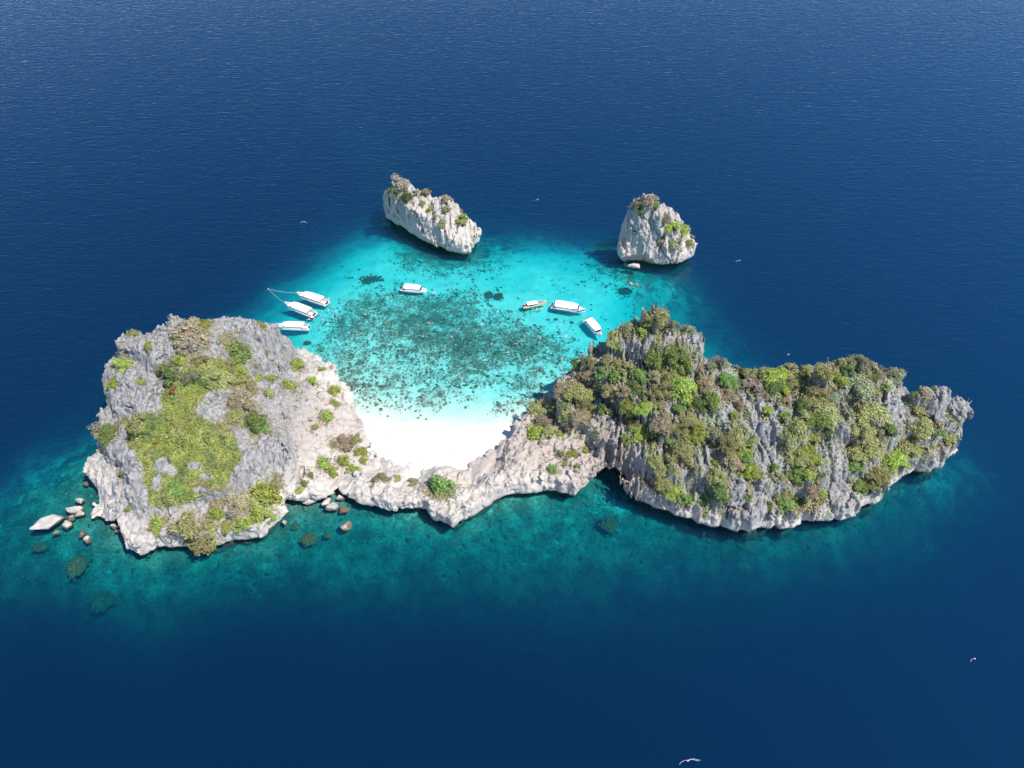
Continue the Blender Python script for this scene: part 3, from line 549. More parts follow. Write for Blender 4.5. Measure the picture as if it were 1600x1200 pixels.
for zone, (words, L) in list(Z.items()) + [('stack_' + k, v) for k, v in ZS.items()]:
    which = zone[6:] if zone.startswith('stack_') else 'island'
    for e in L:
        px, py, w, kind = e[:4]; form = e[4] if len(e) > 4 else ''
        lift = .22 if form == 'F' else .33
        p = None
        for dyy in (lift * w, lift * w * .5, 0, w * .5, w * .8, w * 1.2):
            p, nrm = hit(px, py + dyy, which)
            if p is not None and p.z > .6: break
        if p is None: continue
        depth = p.y * math.sin(PITCH) + (H - p.z) * math.cos(PITCH)
        TREES.append(dict(p=p, n=nrm, W=w * depth / FPX * (1.24 if px > 800 else 1.18), kind=kind, form=form, zone=zone, words=words, px=px))
# labels: kind + zone, told apart by their order along the zone
ORD = ['leftmost', 'second from the left', 'third from the left', 'fourth from the left', 'fifth from the left', 'sixth from the left', 'seventh from the left', 'eighth from the left', 'ninth from the left', 'tenth from the left', 'eleventh from the left', 'twelfth from the left']
NUM = {2: 'two', 3: 'three', 4: 'four', 5: 'five', 6: 'six', 7: 'seven', 8: 'eight', 9: 'nine', 10: 'ten', 11: 'eleven', 12: 'twelve'}
buckets = {}
for t in TREES:
    t['name'] = 'shrub' if t['form'] == 'F' or t['W'] < 4.6 else 'tree'
    buckets.setdefault((t['zone'], t['kind'], t['name']), []).append(t)
for (zone, kind, nm), L in buckets.items():
    L.sort(key=lambda t: t['px'])
    for i, t in enumerate(L):
        base = WORD[kind] + ' ' + nm
        if len(L) == 1: t['label'] = base + ' ' + t['words']
        elif i == len(L) - 1: t['label'] = 'rightmost ' + base + ' ' + t['words']
        else: t['label'] = base + ' ' + t['words'] + ', ' + ORD[i].replace(' from the left', '' if i > 3 and len((base + t['words']).split()) > 11 else ' from the left')
def place_plant(t):
    W_, form, kind = t['W'], t['form'], t['kind']
    size = 'P' if kind == 'P' and form != 'F' else ('F' if form == 'F' else ('L' if W_ > 7 else 'M'))
    key = (size, random.randrange(5)); rz = random.uniform(0, 6.28)
    root = bpy.data.objects.new(t['name'], None); COL.objects.link(root)
    root.empty_display_size = .3
    n_ = t['n']; tilt = .75 if form == 'F' else .18
    up = Vector((n_.x * tilt, n_.y * tilt, 1)).normalized()
    q = up.to_track_quat('Z', 'Y').to_matrix().to_4x4()
    s = W_; sz = s * random.uniform(.85, 1.15)
    if form != 'F': sz = min(sz, 9.5)
    s *= random.uniform(.9, 1.12)
    root.matrix_world = Matrix.Translation(t['p'] - up * .05 * s) @ q @ Matrix.Rotation(rz, 4, 'Z') @ Matrix.Diagonal((s, s * random.uniform(.72, 1.1), sz, 1))
    for nm, me in (('trunk', TRUNK[key]), ('crown', CROWN[key])):
        o = bpy.data.objects.new(nm, me); COL.objects.link(o); o.parent = root
        if nm == 'crown':
            o.material_slots[0].link = 'OBJECT'; o.material_slots[0].material = MLEAF[kind]
    tag(root, t['label'], t['name'], t['name'] + 's ' + t['words'])
for t in TREES: place_plant(t)

# ground cover: leaf clumps strewn over the faces that carry the green mat, the undergrowth and the dry grass
fc = IV[IF].mean(1); fn = np.cross(IV[IF[:, 2]] - IV[IF[:, 0]], IV[IF[:, 3]] - IV[IF[:, 1]]); fa = np.linalg.norm(fn, axis=1) / 2 + 1e-9; fn /= 2 * fa[:, None]
fpx, fpy = project(fc)
MAT = np.array([(250,640),(230,650),(200,655),(197,690),(215,720),(222,745),(232,770),(240,790),(268,795),(300,785),(325,768),(350,755),(370,735),(376,710),(368,690),(345,665),(320,645),(318,625),(340,610),(385,600),(375,575),(335,560),(300,565),(278,600),(255,615)], float)
HOLES = [(330,640,26,16),(255,728,16,14),(268,738,10,7),(305,728,12,7),(322,745,12,6),(245,755,9,14),(315,765,14,6)]
md = poly_sd(MAT, fpx, fpy) + 9 * perlin(fc[:, 0] / 5, fc[:, 1] / 5, fc[:, 2] / 5, 70)
matd = smooth(-3, 7, md)
for hx, hy, ra, rb in HOLES: matd *= smooth(.6, 1.35, np.hypot((fpx - hx) / ra, (fpy - hy) / rb))
tw = np.zeros(len(fc)); nearD = np.zeros(len(fc))
for t in TREES:
    if t['zone'].startswith('stack'): continue
    d2 = ((fc[:, :2] - np.array(t['p'])[None, :2]) ** 2).sum(1); r = t['W'] * .68
    tw = np.maximum(tw, np.exp(-d2 / (r * r)))
right = smooth(0, 20, fc[:, 0])
nz = perlin(fc[:, 0] / 4, fc[:, 1] / 4, fc[:, 2] / 4, 71)
und = np.clip(tw * 1.2 + .45 * nz - .25, 0, 1) * smooth(.15, .5, fn[:, 2]) * smooth(3, 6, fc[:, 2])
def strew(name, prob, count, kinds, size, label, seed):
    rs = np.random.RandomState(seed); pr = prob * fa; pr /= pr.sum()
    idx = rs.choice(len(fc), count, p=pr); nn = fn[idx]
    up = nn * .6 + np.array([0, 0, .6]); c = fc[idx] + rs.normal(size=(count, 3)) * .25 + up * rs.uniform(.0, size * 1.1, count)[:, None]
    V, F = leaf_quads(c, up, size * rs.uniform(.55, 1.3, count), rs, jit=.32)
    o = mesh_obj(name, V, F); tone = np.clip(.5 + .45 * perlin(c[:, 0] / 3, c[:, 1] / 3, c[:, 2] / 3, seed) + rs.normal(size=count) * .08, 0, 1); attr(o, 'tone', np.repeat(tone, 4))
    patch = perlin(c[:, 0] / 7, c[:, 1] / 7, c[:, 2] / 7, seed + 1) + rs.normal(size=count) * .14
    edges = np.quantile(patch, np.cumsum([k[1] for k in kinds])[:-1] / sum(k[1] for k in kinds))
    for k, _ in kinds: o.data.materials.append(MLEAF[k])
    o.data.polygons.foreach_set('material_index', np.searchsorted(edges, patch).astype(np.int32))
    tag(o, label, 'ground cover', kind='stuff'); return o
left = 1 - smooth(-40, -20, fc[:, 0])
strew('ground_cover', matd * left, 46000, [('O', 1), ('Y', 7), ('G', 3)], .32, 'low yellow-green shrub carpet on the shrubby rock head', 5)
strew('undergrowth', und * right, 26000, [('B', 2), ('O', 4), ('S', 2), ('G', 2)], .42, 'low scrub between the trees on the wooded head', 6)
strew('dry_grass', und * (1 - right) * (1 - matd), 9000, [('B', 3), ('O', 3), ('Y', 2), ('P', 2)], .36, 'dry grass and low scrub round the shrubs', 7)
# soil colour on the rock under the plants
VS = np.zeros(len(IV)); cnt = np.zeros(len(IV))
sv = np.clip(matd * left * .9 + .75 * und + .25 * tw, 0, 1)
for k in range(4): np.add.at(VS, IF[:, k], sv); np.add.at(cnt, IF[:, k], 1)
attr(island, 'soil', VS / np.maximum(cnt, 1))
for o, VV, zk in ((stack_a, AV, 'stack_a'), (stack_b, SV, 'stack_b')):
    s_ = np.zeros(len(VV))
    for t in TREES:
        if t['zone'] == zk: s_ = np.maximum(s_, .7 * np.exp(-((VV - np.array(t['p'])) ** 2).sum(1) / (t['W'] * .55) ** 2))
    attr(o, 'soil', s_)

# ------------------------------------------------------------------ boulders and coral heads
def ico(sub):
    import bmesh
    bm = bmesh.new(); bmesh.ops.create_icosphere(bm, subdivisions=sub, radius=1.0)
    V = np.array([v.co[:] for v in bm.verts]); F = np.array([[v.index for v in f.verts] for f in bm.faces]); bm.free(); return V, F
ICO1, ICO2, ICO4 = ico(1), ico(2), ico(4)
def boulder(px, py, wpx, hpx, zc, tall, label, seed, name='boulder', mat=None, weather=-.1, group='boulders round the island foot', cat='boulder', rot=0.0, cuts=16, kind=None):
    rs = np.random.RandomState(seed); V, F = ICO4[0].copy(), ICO4[1]
    for _ in range(cuts):                                # broken flat faces
        d = rs.normal(size=3); d /= np.linalg.norm(d); o = rs.uniform(.42, .72); k = V @ d; V = V - np.clip(k - o, 0, None)[:, None] * d * .92
    rugged = 3.0 if mat else 1.0
    V = V * (1 + .09 * rugged * perlin(V[:, 0] * 1.6, V[:, 1] * 1.6, V[:, 2] * 1.6, seed))[:, None] + .035 * rugged * np.stack([perlin(V[:, 0] * 5, V[:, 1] * 5, V[:, 2] * 5, seed + i) for i in range(3)], -1)
    V /= np.abs(V).max(0)
    c = U(px, py, zc); sc = FPX / (c[1] * math.sin(PITCH) + (H - c[2]) * math.cos(PITCH)); dep = math.atan2(H - c[2], c[1])
    sx_ = wpx / sc / 2; sy_ = max(.4, (hpx / sc / 2 - tall * .5 * math.cos(dep)) / math.sin(dep)) if hpx else sx_ * .8
    cr, sr = math.cos(rot), math.sin(rot); V = V * np.array([sx_, sy_, tall]); V = np.c_[V[:, 0] * cr - V[:, 1] * sr, V[:, 0] * sr + V[:, 1] * cr, V[:, 2]]
    o = mesh_obj(name, V, F, mat or m_rock, smooth_sh=False); o.location = c
    if mat is None:
        attr(o, 'weather', np.full(len(V), weather)); attr(o, 'soil', np.zeros(len(V)))
    tag(o, label, cat, group, kind); return o
BO = [(77,815,54,36,.9,3.3,'large angular pale boulder at the outermost tip of the rock spit'),(105,820,17,18,.4,2.0,'small boulder wedged behind the outermost spit boulder'),(117,797,28,22,.8,2.4,'wedge-shaped pale boulder in the middle of the rock spit'),
 (88,832,12,9,.1,.8,'little grey stone under the outermost spit boulder'),(126,783,16,14,.5,1.5,'cream block between the wedge boulder and the cliff foot'),(112,808,14,12,.2,1.0,'low stone between the two biggest spit boulders'),(127,803,18,14,.5,1.5,'squat cream rock joining the spit to the island'),
 (137,842,14,16,.2,1.3,'small two-toned rock alone in the water off the spit'),(178,822,22,12,.2,1.3,'brown wet slab under the shrubby head cliff'),(188,829,16,10,.1,1.1,'little brown wet rock under the shrubby head cliff'),(128,834,10,14,.0,.9,'tiny brown rock beside the two-toned rock'),
 (148,735,16,18,.0,1.1,'dark reddish rock awash behind the rock spit'),(135,757,12,10,-.2,.8,'dark rock awash near the head of the spit'),
 (483,784,26,13,.7,1.6,'cream slab leaning at the mouth of the low sea cave'),(511,785,18,16,.6,1.6,'brown boulder inside the low sea cave mouth'),(522,792,27,19,.7,2.0,'bright cream boulder in front of the low sea cave'),(531,778,16,10,.4,1.3,'shaded boulder at the back of the low sea cave'),(538,797,20,14,-.5,1.2,'brown half-drowned rock beside the cream cave boulder'),
 (541,822,20,20,-.2,1.6,'reddish-brown rock breaking the surface off the cave'),(445,817,8,12,.1,1.0,'small brown rock at the cliff foot by the cave bay'),
 (991,416,22,13,.8,2.0,'pale slab boulder at the hollow foot of the peaked islet'),(986,444,9,7,.3,.9,'white-topped reef rock off the peaked islet'),(995,446,7,6,.2,.7,'small pinkish rock beside the white-topped reef rock')]
for i, (a, b_, w, h_, zc, tall, lab) in enumerate(BO):
    wet = 'brown' in lab or 'dark' in lab or 'shaded' in lab  # also set for the shaded cave boulder: its shade goes into the rock colour
    boulder(a, b_, w, h_, zc, tall, lab, 300 + i, rot=random.uniform(-.3, .3), weather=.05 if wet else -.25)
m_coral = plain('brown_coral', (.11, .10, .065), .95, spec=.1, var=.8, scale=1.4)
CO = [(580,440,46,22,-3.2,1.2,'large dark oval coral head alone on bright sand'),(763,462,16,14,-2.4,1.1,'olive coral head touching a darker one'),(779,465,20,16,-2.6,1.1,'dark coral head beside the olive one'),(480,537,14,9,-2.4,1.2,'yellowish coral head near the pale rock flank'),
 (483,843,30,22,-2.0,1.5,'round brown coral head in the cave bay'),(462,823,15,12,-2.0,1.0,'small brown coral head near the cave bay cliff'),(512,836,16,12,-2.2,1.0,'small brown coral head between the two larger ones'),(952,820,30,26,-3.4,1.6,'round dark coral head off the sea arch'),
 (120,886,34,34,-2.4,1.4,'brown coral mound off the rock spit'),(160,940,40,28,-5.5,1.6,'wide coral mound farthest off the spit'),(62,855,26,16,-2.8,1.2,'flat coral mound off the outermost spit boulder'),(975,455,22,12,-4.0,1.2,'dark coral patch off the peaked islet'),(925,440,18,8,-4.0,1.0,'dark coral patch left of the peaked islet'),
 (868,500,8,6,-2.6,.8,'small dark coral head by the white boats'),(893,505,8,6,-2.8,.8,'small dark coral head under the moored white boat'),(715,462,14,10,-2.8,.9,'dark coral head at the top of the reef'),(738,476,13,9,-2.8,.9,'dark coral head near the reef edge')]
def coral_head(px, py, wpx, hpx, zc, tall, label, seed):
    """one colony: knobs of coral grown together"""
    rs = np.random.RandomState(seed); c = U(px, py, zc); sc = FPX / (c[1] * math.sin(PITCH) + (H - c[2]) * math.cos(PITCH)); dep = math.atan2(H - c[2], c[1])
    ax_, ay_ = wpx / sc / 2, hpx / sc / 2 / math.sin(dep); parts = []
    k = int(np.clip(ax_ * ay_ * 7, 14, 90))
    for i in range(k):
        a_ = rs.uniform(0, 6.28); q = math.sqrt(rs.rand()) * (1 + .18 * math.sin(3 * a_ + seed)); r = rs.uniform(.28, .62) * (1.15 - .45 * q) * min(1.6, max(.7, ax_ / 3))
        V = ICO2[0] * (1 + .22 * rs.normal(size=(len(ICO2[0]), 1))) * np.array([r, r, r * .8]); parts.append((V + np.array([q * ax_ * math.cos(a_), q * ay_ * math.sin(a_), tall * (.75 - .8 * q * q) * rs.uniform(.5, 1)]), ICO2[1]))
    parts.append((ICO2[0] * np.array([ax_ * .9, ay_ * .9, tall * .6]), ICO2[1]))
    V, F = join(parts); o = mesh_obj('coral_head', V, F, m_coral); o.location = c
    tag(o, label, 'coral head', 'coral heads in the shallows')
for i, e in enumerate(CO): coral_head(*e, 400 + i)
# the reef: lumps of coral too many to count
m_reef, n, l, b = new_mat('reef_coral')
at = N(n, 'ShaderNodeAttribute', _attribute_name='tone'); l.new(ramp(n, l, at.outputs['Fac'], [(0, (.08, .085, .065)), (.4, (.16, .155, .115)), (.7, (.26, .24, .18)), (1, (.45, .42, .34))]), b.inputs['Base Color'])
b.inputs['Roughness'].default_value = .95; b.inputs['Specular IOR Level'].default_value = .1
rs = np.random.RandomState(77)
def reef_points(n_try, x0, x1, y0, y1, thr, zmax=-.25):
    X = rs.uniform(x0, x1, n_try); Y = rs.uniform(y0, y1, n_try)
    c = coral_density(X, Y) + rs.uniform(-.28, .28, n_try); z = bed_z(X, Y)
    k = (c > thr) & (z < zmax) & (z > -11); return X[k], Y[k], z[k]
XA, YA, ZA = reef_points(26000, -85, 60, 205, 320, .52); XB, YB, ZB = reef_points(15000, -190, 190, 125, 200, .74)
X_ = np.r_[XA, XB]; Y_ = np.r_[YA, YB]; Z_ = np.r_[ZA, ZB]; K = len(X_)
r_ = np.clip(rs.lognormal(-.95, .42, K), .18, .85)
r_[len(XA):] *= np.random.RandomState(4).uniform(.9, 1.5, len(XB))
HV, HF = ICO1; m_ = len(HV)
dd = 1 + .35 * rs.normal(size=(K, m_)) * .6
VV = HV[None] * dd[:, :, None] * (r_[:, None] * np.array([1, 1, .5])[None])[:, None, :]
VV += np.stack([X_, Y_, Z_ + r_ * .12], -1)[:, None]
FF = (HF[None] + (np.arange(K) * m_)[:, None, None]).reshape(-1, 3)
reef = mesh_obj('coral_reef', VV.reshape(-1, 3), FF, m_reef); attr(reef, 'tone', np.repeat(np.clip(rs.normal(.56, .24, K), 0, np.where(np.arange(K) < len(XA), 1.0, .5)), m_))
tag(reef, 'brown coral lumps spread over the lagoon floor and the outer reef', 'coral reef', kind='stuff')

# ------------------------------------------------------------------ boats
m_white = plain('white_gelcoat', (.86, .86, .86), .3, var=.04, scale=2)
m_roof = plain('white_canopy', (.88, .88, .88), .5, var=.05, scale=1.5)
m_navy = plain('navy_hull', (.02, .05, .16), .3)
m_green = plain('pale_green_hull', (.45, .62, .30), .4, var=.06)
m_cyan = plain('light_blue_deck', (.30, .58, .78), .6)
m_deck = plain('tan_deck', (.68, .62, .56), .7, var=.2, scale=3)
m_glass = plain('smoked_window', (.015, .018, .022), .12)
m_seat = {k: plain('seat_' + k, c, .7, var=.15, scale=4) for k, c in {'pink': (.66, .34, .32), 'grey': (.36, .35, .34), 'tan': (.55, .45, .38)}.items()}
m_motor = plain('black_outboard', (.02, .02, .022), .35); m_metal = plain('steel_rail', (.6, .6, .6), .3, 1.0)
m_red = plain('red_stripe', (.55, .06, .05), .4); m_wood = plain('varnished_planks', (.32, .17, .08), .5, var=.3, scale=3)
def box(x0, x1, y0, y1, z0, z1, bev=0.0):
    if bev:
        P = []
        for z, e in ((z0, bev), (z0 + bev, 0), (z1 - bev, 0), (z1, bev)):
            a = [(x0 + e, y0 + bev + e), (x0 + bev + e, y0 + e), (x1 - bev - e, y0 + e), (x1 - e, y0 + bev + e), (x1 - e, y1 - bev - e), (x1 - bev - e, y1 - e), (x0 + bev + e, y1 - e), (x0 + e, y1 - bev - e)]
            P += [(p, q, z) for p, q in a]
        F = [tuple(range(7, -1, -1)), tuple(range(24, 32))]
        for r in range(3): F += [(r * 8 + i, r * 8 + (i + 1) % 8, r * 8 + 8 + (i + 1) % 8, r * 8 + 8 + i) for i in range(8)]
        return np.array(P, float), F
    P = [(x, y, z) for z in (z0, z1) for x, y in ((x0, y0), (x1, y0), (x1, y1), (x0, y1))]
    return np.array(P, float), [(3, 2, 1, 0), (4, 5, 6, 7), (0, 1, 5, 4), (1, 2, 6, 5), (2, 3, 7, 6), (3, 0, 4, 7)]
def path_tube(pts, r, k=5): return join([tube(pts[i], pts[i + 1], r, r, k) for i in range(len(pts) - 1)])
def hull_fn(L, B, full=2.6, rake=1.0, sheer0=1.05, sheer1=1.75):
    def half(u): return B / 2 * (1 - max(0, (u - .35) / .65) ** full) * (.93 + .07 * min(1, u / .2))
    def sh(u): return sheer0 + (sheer1 - sheer0) * u ** 2
    return half, sh
def make_boat(bow, stern, B, label, hullm=None, stripe=None, seat='grey', roof=(.13, .76), long=False, motors=2):
    a = U(bow[0], bow[1], 1.0); s = U(stern[0], stern[1], 1.0); d = a - s; L = float(np.hypot(d[0], d[1])); yaw = math.atan2(d[1], d[0])
    root = bpy.data.objects.new('longtail_boat' if long else 'speedboat', None); COL.objects.link(root)
    root.location = (s[0], s[1], 0); root.rotation_euler = (0, 0, yaw)
    half, sh = hull_fn(L, B, 1.7 if long else 2.6, sheer0=.8 if long else 1.05, sheer1=2.1 if long else 1.7)
    US = np.r_[np.linspace(0, .6, 7), np.linspace(.66, .99, 9)]; rings = []
    for u in US:
        h, z = half(u), sh(u); x = u * L
        rings.append([(x, h, z), (x, h * .97, .45 * z), (x * 1.0 - .25 * u * L * .05, h * .78, -.05), (x - .05 * u * L, h * .12, -.55 + .5 * u ** 4)] + [(x - .05 * u * L, -h * .12, -.55 + .5 * u ** 4), (x, -h * .78, -.05), (x, -h * .97, .45 * z), (x, -h, z)])
    V = np.array(rings).reshape(-1, 3); R = len(US); F = []
    for i in range(R - 1): F += [(i * 8 + j, i * 8 + j + 1, (i + 1) * 8 + j + 1, (i + 1) * 8 + j) for j in range(7)]
    F.append(tuple(range(8))); F.append(tuple(range((R - 1) * 8 + 7, (R - 1) * 8 - 1, -1)))
    mesh_obj('hull', V, F, hullm or m_white, root)
    # gunwale and rub rail
    gp = [(u * L, half(u), sh(u)) for u in US] + [(u * L, -half(u), sh(u)) for u in US[::-1]]
    mesh_obj('gunwale', *path_tube(gp + gp[:1], .09), m_white, root)
    if stripe:
        for sg in (1, -1):
            P = []
            for u in US: P += [(u * L, sg * (half(u) + .02), sh(u) * .92), (u * L, sg * (half(u) + .02), sh(u) * .55)]
            mesh_obj('hull_stripe', np.array(P), [(2 * i, 2 * i + 1, 2 * i + 3, 2 * i + 2) for i in range(R - 1)], stripe, root)
    # decks: open stern well, cabin sole, raised foredeck
    def deck(name, u0, u1, dz, mat, w=.96):
        uu = np.linspace(u0, u1, 7); P = []
        for u in uu: P += [(u * L, half(u) * w, sh(u) - dz), (u * L, -half(u) * w, sh(u) - dz)]
        return mesh_obj(name, np.array(P), [(2 * i, 2 * i + 1, 2 * i + 3, 2 * i + 2) for i in range(6)], mat, root)
    deck('cockpit_sole', .0, roof[1], .35, m_deck if not long else m_wood); fd = deck('foredeck', roof[1] - .02, .985, .12, m_white if not long else m_wood)
    # bow seating
    if not long:
        u = roof[1] + .06; mesh_obj('bow_cushion', *box(u * L, (u + .11) * L, -half(u + .1) * .62, half(u + .1) * .62, sh(u) - .1, sh(u) + .18, .07), m_seat[seat], root)
    x0, x1 = roof[0] * L, roof[1] * L; zr = 2.45 if not long else 2.0; wr = B * .48 if not long else B * .46
    # roof: slightly crowned slab with a tapered front
    uu = np.linspace(0, 1, 9); P = []
    for t in uu:
        x = x0 + (x1 - x0) * t; w = wr * (1 - .30 * max(0, (t - .72) / .28) ** 2) * (1 - .06 * max(0, (.1 - t) / .1)); dz = -.18 * max(0, (t - .75) / .25) ** 2
        P += [(x, w, zr - .10 + dz), (x, w * .93, zr + .03 + dz), (x, w * .5, zr + .12 + dz), (x, -w * .5, zr + .12 + dz), (x, -w * .93, zr + .03 + dz), (x, -w, zr - .10 + dz), (x, 0, zr - .10 + dz)]
    F = []
    for i in range(8): F += [(i * 7 + j, (i + 1) * 7 + j, (i + 1) * 7 + (j + 1) % 7, i * 7 + (j + 1) % 7) for j in range(7)]
    F += [tuple(range(7)), tuple(range(62, 55, -1))]
    rf = mesh_obj('roof', np.array(P), F, m_roof, root)
    if not long:
        mesh_obj('roof_hatch', *box(x0 + (x1 - x0) * .42, x0 + (x1 - x0) * .52, -.35, .35, zr + .10, zr + .17, .03), m_white, rf)
        mesh_obj('antenna', *tube((x0 + .6, .3, zr + .05), (x0 + .5, .3, zr + 1.6), .03, .015), m_metal, rf)
    # cabin sides: coaming, pillars and dark side windows
    for sg in (1, -1):
        if not long:
            zc = sh(.4) - .05; mesh_obj('cabin_side', *box(x0 + .9, x1 - .2, sg * wr * .98 - .05, sg * wr * .98 + .05, zc - .5, zc + .78, .02), m_white, root)
            n_w = 3; w0 = (x1 - x0 - 1.6) / n_w
            for k in range(n_w):
                a0 = x0 + 1.1 + k * w0; mesh_obj('window', *box(a0 + .12, a0 + w0 - .18, sg * wr * .97 - .04, sg * wr * .97 + .04, zc + .78, zr - .12), m_glass, root)
        for k in range(5 if not long else 4):
            xp = x0 + .35 + k * (x1 - x0 - .7) / (4 if not long else 3); mesh_obj('pillar', *tube((xp, sg * wr * .93, .6), (xp, sg * wr * .93, zr - .1), .06, .05), m_white if not long else m_metal, root)
    if not long:
        xw = x1 - .25; mesh_obj('windscreen', np.array([(xw + .75, wr * .62, sh(.7) + .15), (xw + .75, -wr * .62, sh(.7) + .15), (xw, -wr * .66, zr - .28), (xw, wr * .66, zr - .28), (xw + .70, wr * .62, sh(.7) + .12), (xw + .70, -wr * .62, sh(.7) + .12), (xw - .05, -wr * .66, zr - .3), (xw - .05, wr * .66, zr - .3)]), [(0, 1, 2, 3), (7, 6, 5, 4), (0, 4, 5, 1), (1, 5, 6, 2), (2, 6, 7, 3), (3, 7, 4, 0)], m_glass, root)
    # stern benches
    for sg in (1, -1): mesh_obj('bench', *box(.5, x0 + 1.0, sg * wr * .62 - .28, sg * wr * .62 + .28, .6, 1.15, .06), m_seat[seat], root)
    if not long:
        mesh_obj('swim_platform', *box(-.75, .05, -B * .40, B * .40, .38, .5, .04), m_cyan if 'light-blue' in label else m_white, root)
        for k in range(motors):
            y = (k - (motors - 1) / 2) * .75; mo = mesh_obj('outboard_motor', *box(-.75, -.05, y - .24, y + .24, .75, 1.5, .12), m_motor, root)
            mesh_obj('motor_leg', *box(-.5, -.25, y - .08, y + .08, -.7, .75), m_motor, mo)
        rp = [(u * L, half(u) * .95, sh(u) + .55) for u in np.linspace(roof[1] + .02, .97, 6)]; rp = rp + [(p[0], -p[1], p[2]) for p in rp[::-1]]
        mesh_obj('bow_rail', *path_tube(rp, .035, 4), m_metal, root)
        for p in rp[::2]: mesh_obj('rail_post', *tube((p[0], p[1], p[2] - .6), p, .03, .03, 4), m_metal, root)
    else:
        mesh_obj('stem_post', *path_tube([(L * .97, 0, 1.8), (L * 1.01, 0, 2.5), (L * 1.03, 0, 2.95)], .09), m_wood, root)
        mo = mesh_obj('engine', *box(-.2, .7, -.3, .3, .9, 1.45, .08), m_motor, root); mesh_obj('propeller_shaft', *tube((-.1, 0, 1.1), (-3.2, .3, -.2), .05, .04), m_metal, mo)
        mesh_obj('hull_plank_line', *path_tube([(u * L, half(u) + .03, sh(u) * .75) for u in US[:-1]], .06), m_red, root)
    tag(root, label, 'boat', 'boats anchored in the lagoon'); return root
make_boat((463.6, 458), (510, 473), 4.5, 'white speedboat with pink stern seats, upper of the two moored to one buoy', seat='pink', motors=3)
make_boat((445, 473.5), (490, 491), 4.5, 'white speedboat with grey bow cushion, lower of the two moored to one buoy', seat='grey', motors=3)
make_boat((430, 509), (482, 511), 4.0, 'white speedboat with light-blue swim platform just behind the shrubby rock head', seat='grey', motors=2)
make_boat((667, 453.5), (629, 450), 4.0, 'white covered speedboat alone near the long pale islet', seat='tan', motors=2, roof=(.08, .74))
make_boat((854.5, 472), (817, 478), 2.7, 'slim pale-green boat with short white canopy', hullm=m_green, seat='pink', roof=(.16, .62), long=True)
make_boat((915, 484.5), (864.5, 476.5), 5.0, 'largest white speedboat, with navy hull side', stripe=m_navy, seat='tan', motors=3, roof=(.06, .76))
make_boat((940, 525), (918, 499.5), 4.1, 'white speedboat lying end-on beside the wooded rock head', seat='pink', motors=2, roof=(.08, .76))

# ------------------------------------------------------------------ mooring buoys and lines
m_buoy = plain('white_buoy', (.8, .76, .74), .4); m_rope = plain('pale_rope', (.62, .66, .68), .8); m_orange = plain('orange_buoy', (.75, .3, .12), .5)
def rope_mesh(pts, r=.09): return path_tube(pts, r, 5)
def buoy(px, py, tails, label, r=.23):
    c = U(px, py, .15); root = bpy.data.objects.new('mooring_buoy', None); COL.objects.link(root); root.location = c
    V, F = ICO2; V = V * np.array([r, r, r * .92]); mesh_obj('float', V, F, m_buoy, root, smooth_sh=True)
    mesh_obj('band', *join([tube((0, 0, -.06), (0, 0, .06), r * 1.03, r * 1.03, 12)]), m_orange, root)
    mesh_obj('eye', *path_tube([(.12 * math.cos(t), 0, r + .1 * math.sin(t)) for t in np.linspace(0, 6.28, 9)], .03), m_metal, root)
    for tx, ty in tails:
        e = U(px + tx, py + ty, .03) - c; P = [(e[0] * t + .25 * math.sin(5 * t + tx), e[1] * t + .35 * math.sin(4 * t), -.13 + (e[2] + .13) * t) for t in np.linspace(.0, 1, 8)]
        mesh_obj('floating_line', *rope_mesh(P, .045), m_rope, root)
    tag(root, label, 'buoy', 'mooring buoys')
buoy(475, 346.5, [(-5, 1), (5, 2)], 'white mooring buoy with two short lines far out beyond the anchorage')
buoy(840.5, 311.5, [(-4, 2)], 'small white mooring buoy in open water between the two islets')
buoy(1156, 406.8, [(-6, 2)], 'white mooring buoy in dark water beyond the peaked islet')
buoy(1523, 1029, [(-6, 4)], 'lone white buoy in the dark water seaward of the end block')
buoy(1074.5, 1188.5, [(-12, 4), (15, -1), (20, -2)], 'white buoy with long floating lines, nearest of all the buoys')
buoy(1232.5, 553.5, [(-3, 2)], 'small white buoy just beyond the ridge saddle')
buoy(418.7, 451.2, [], 'white buoy holding the lines of two moored speedboats')
b0 = U(418.7, 451.2, .3)
for bow, lab in (((463.6, 458), 'pale mooring line from buoy to the upper of two white speedboats'), ((445, 473.5), 'pale mooring line from buoy to the lower of two white speedboats')):
    e = U(bow[0], bow[1], 1.5); P = [tuple(b0 + (e - b0) * t + np.array([0, 0, -.75 * math.sin(math.pi * t) * (1 - .5 * t)])) for t in np.linspace(0, 1, 14)]
    P = [(p[0], p[1], max(.04, p[2])) for p in P]
    tag(mesh_obj('mooring_line', *rope_mesh(P, .05), m_rope), lab, 'rope', 'mooring lines')

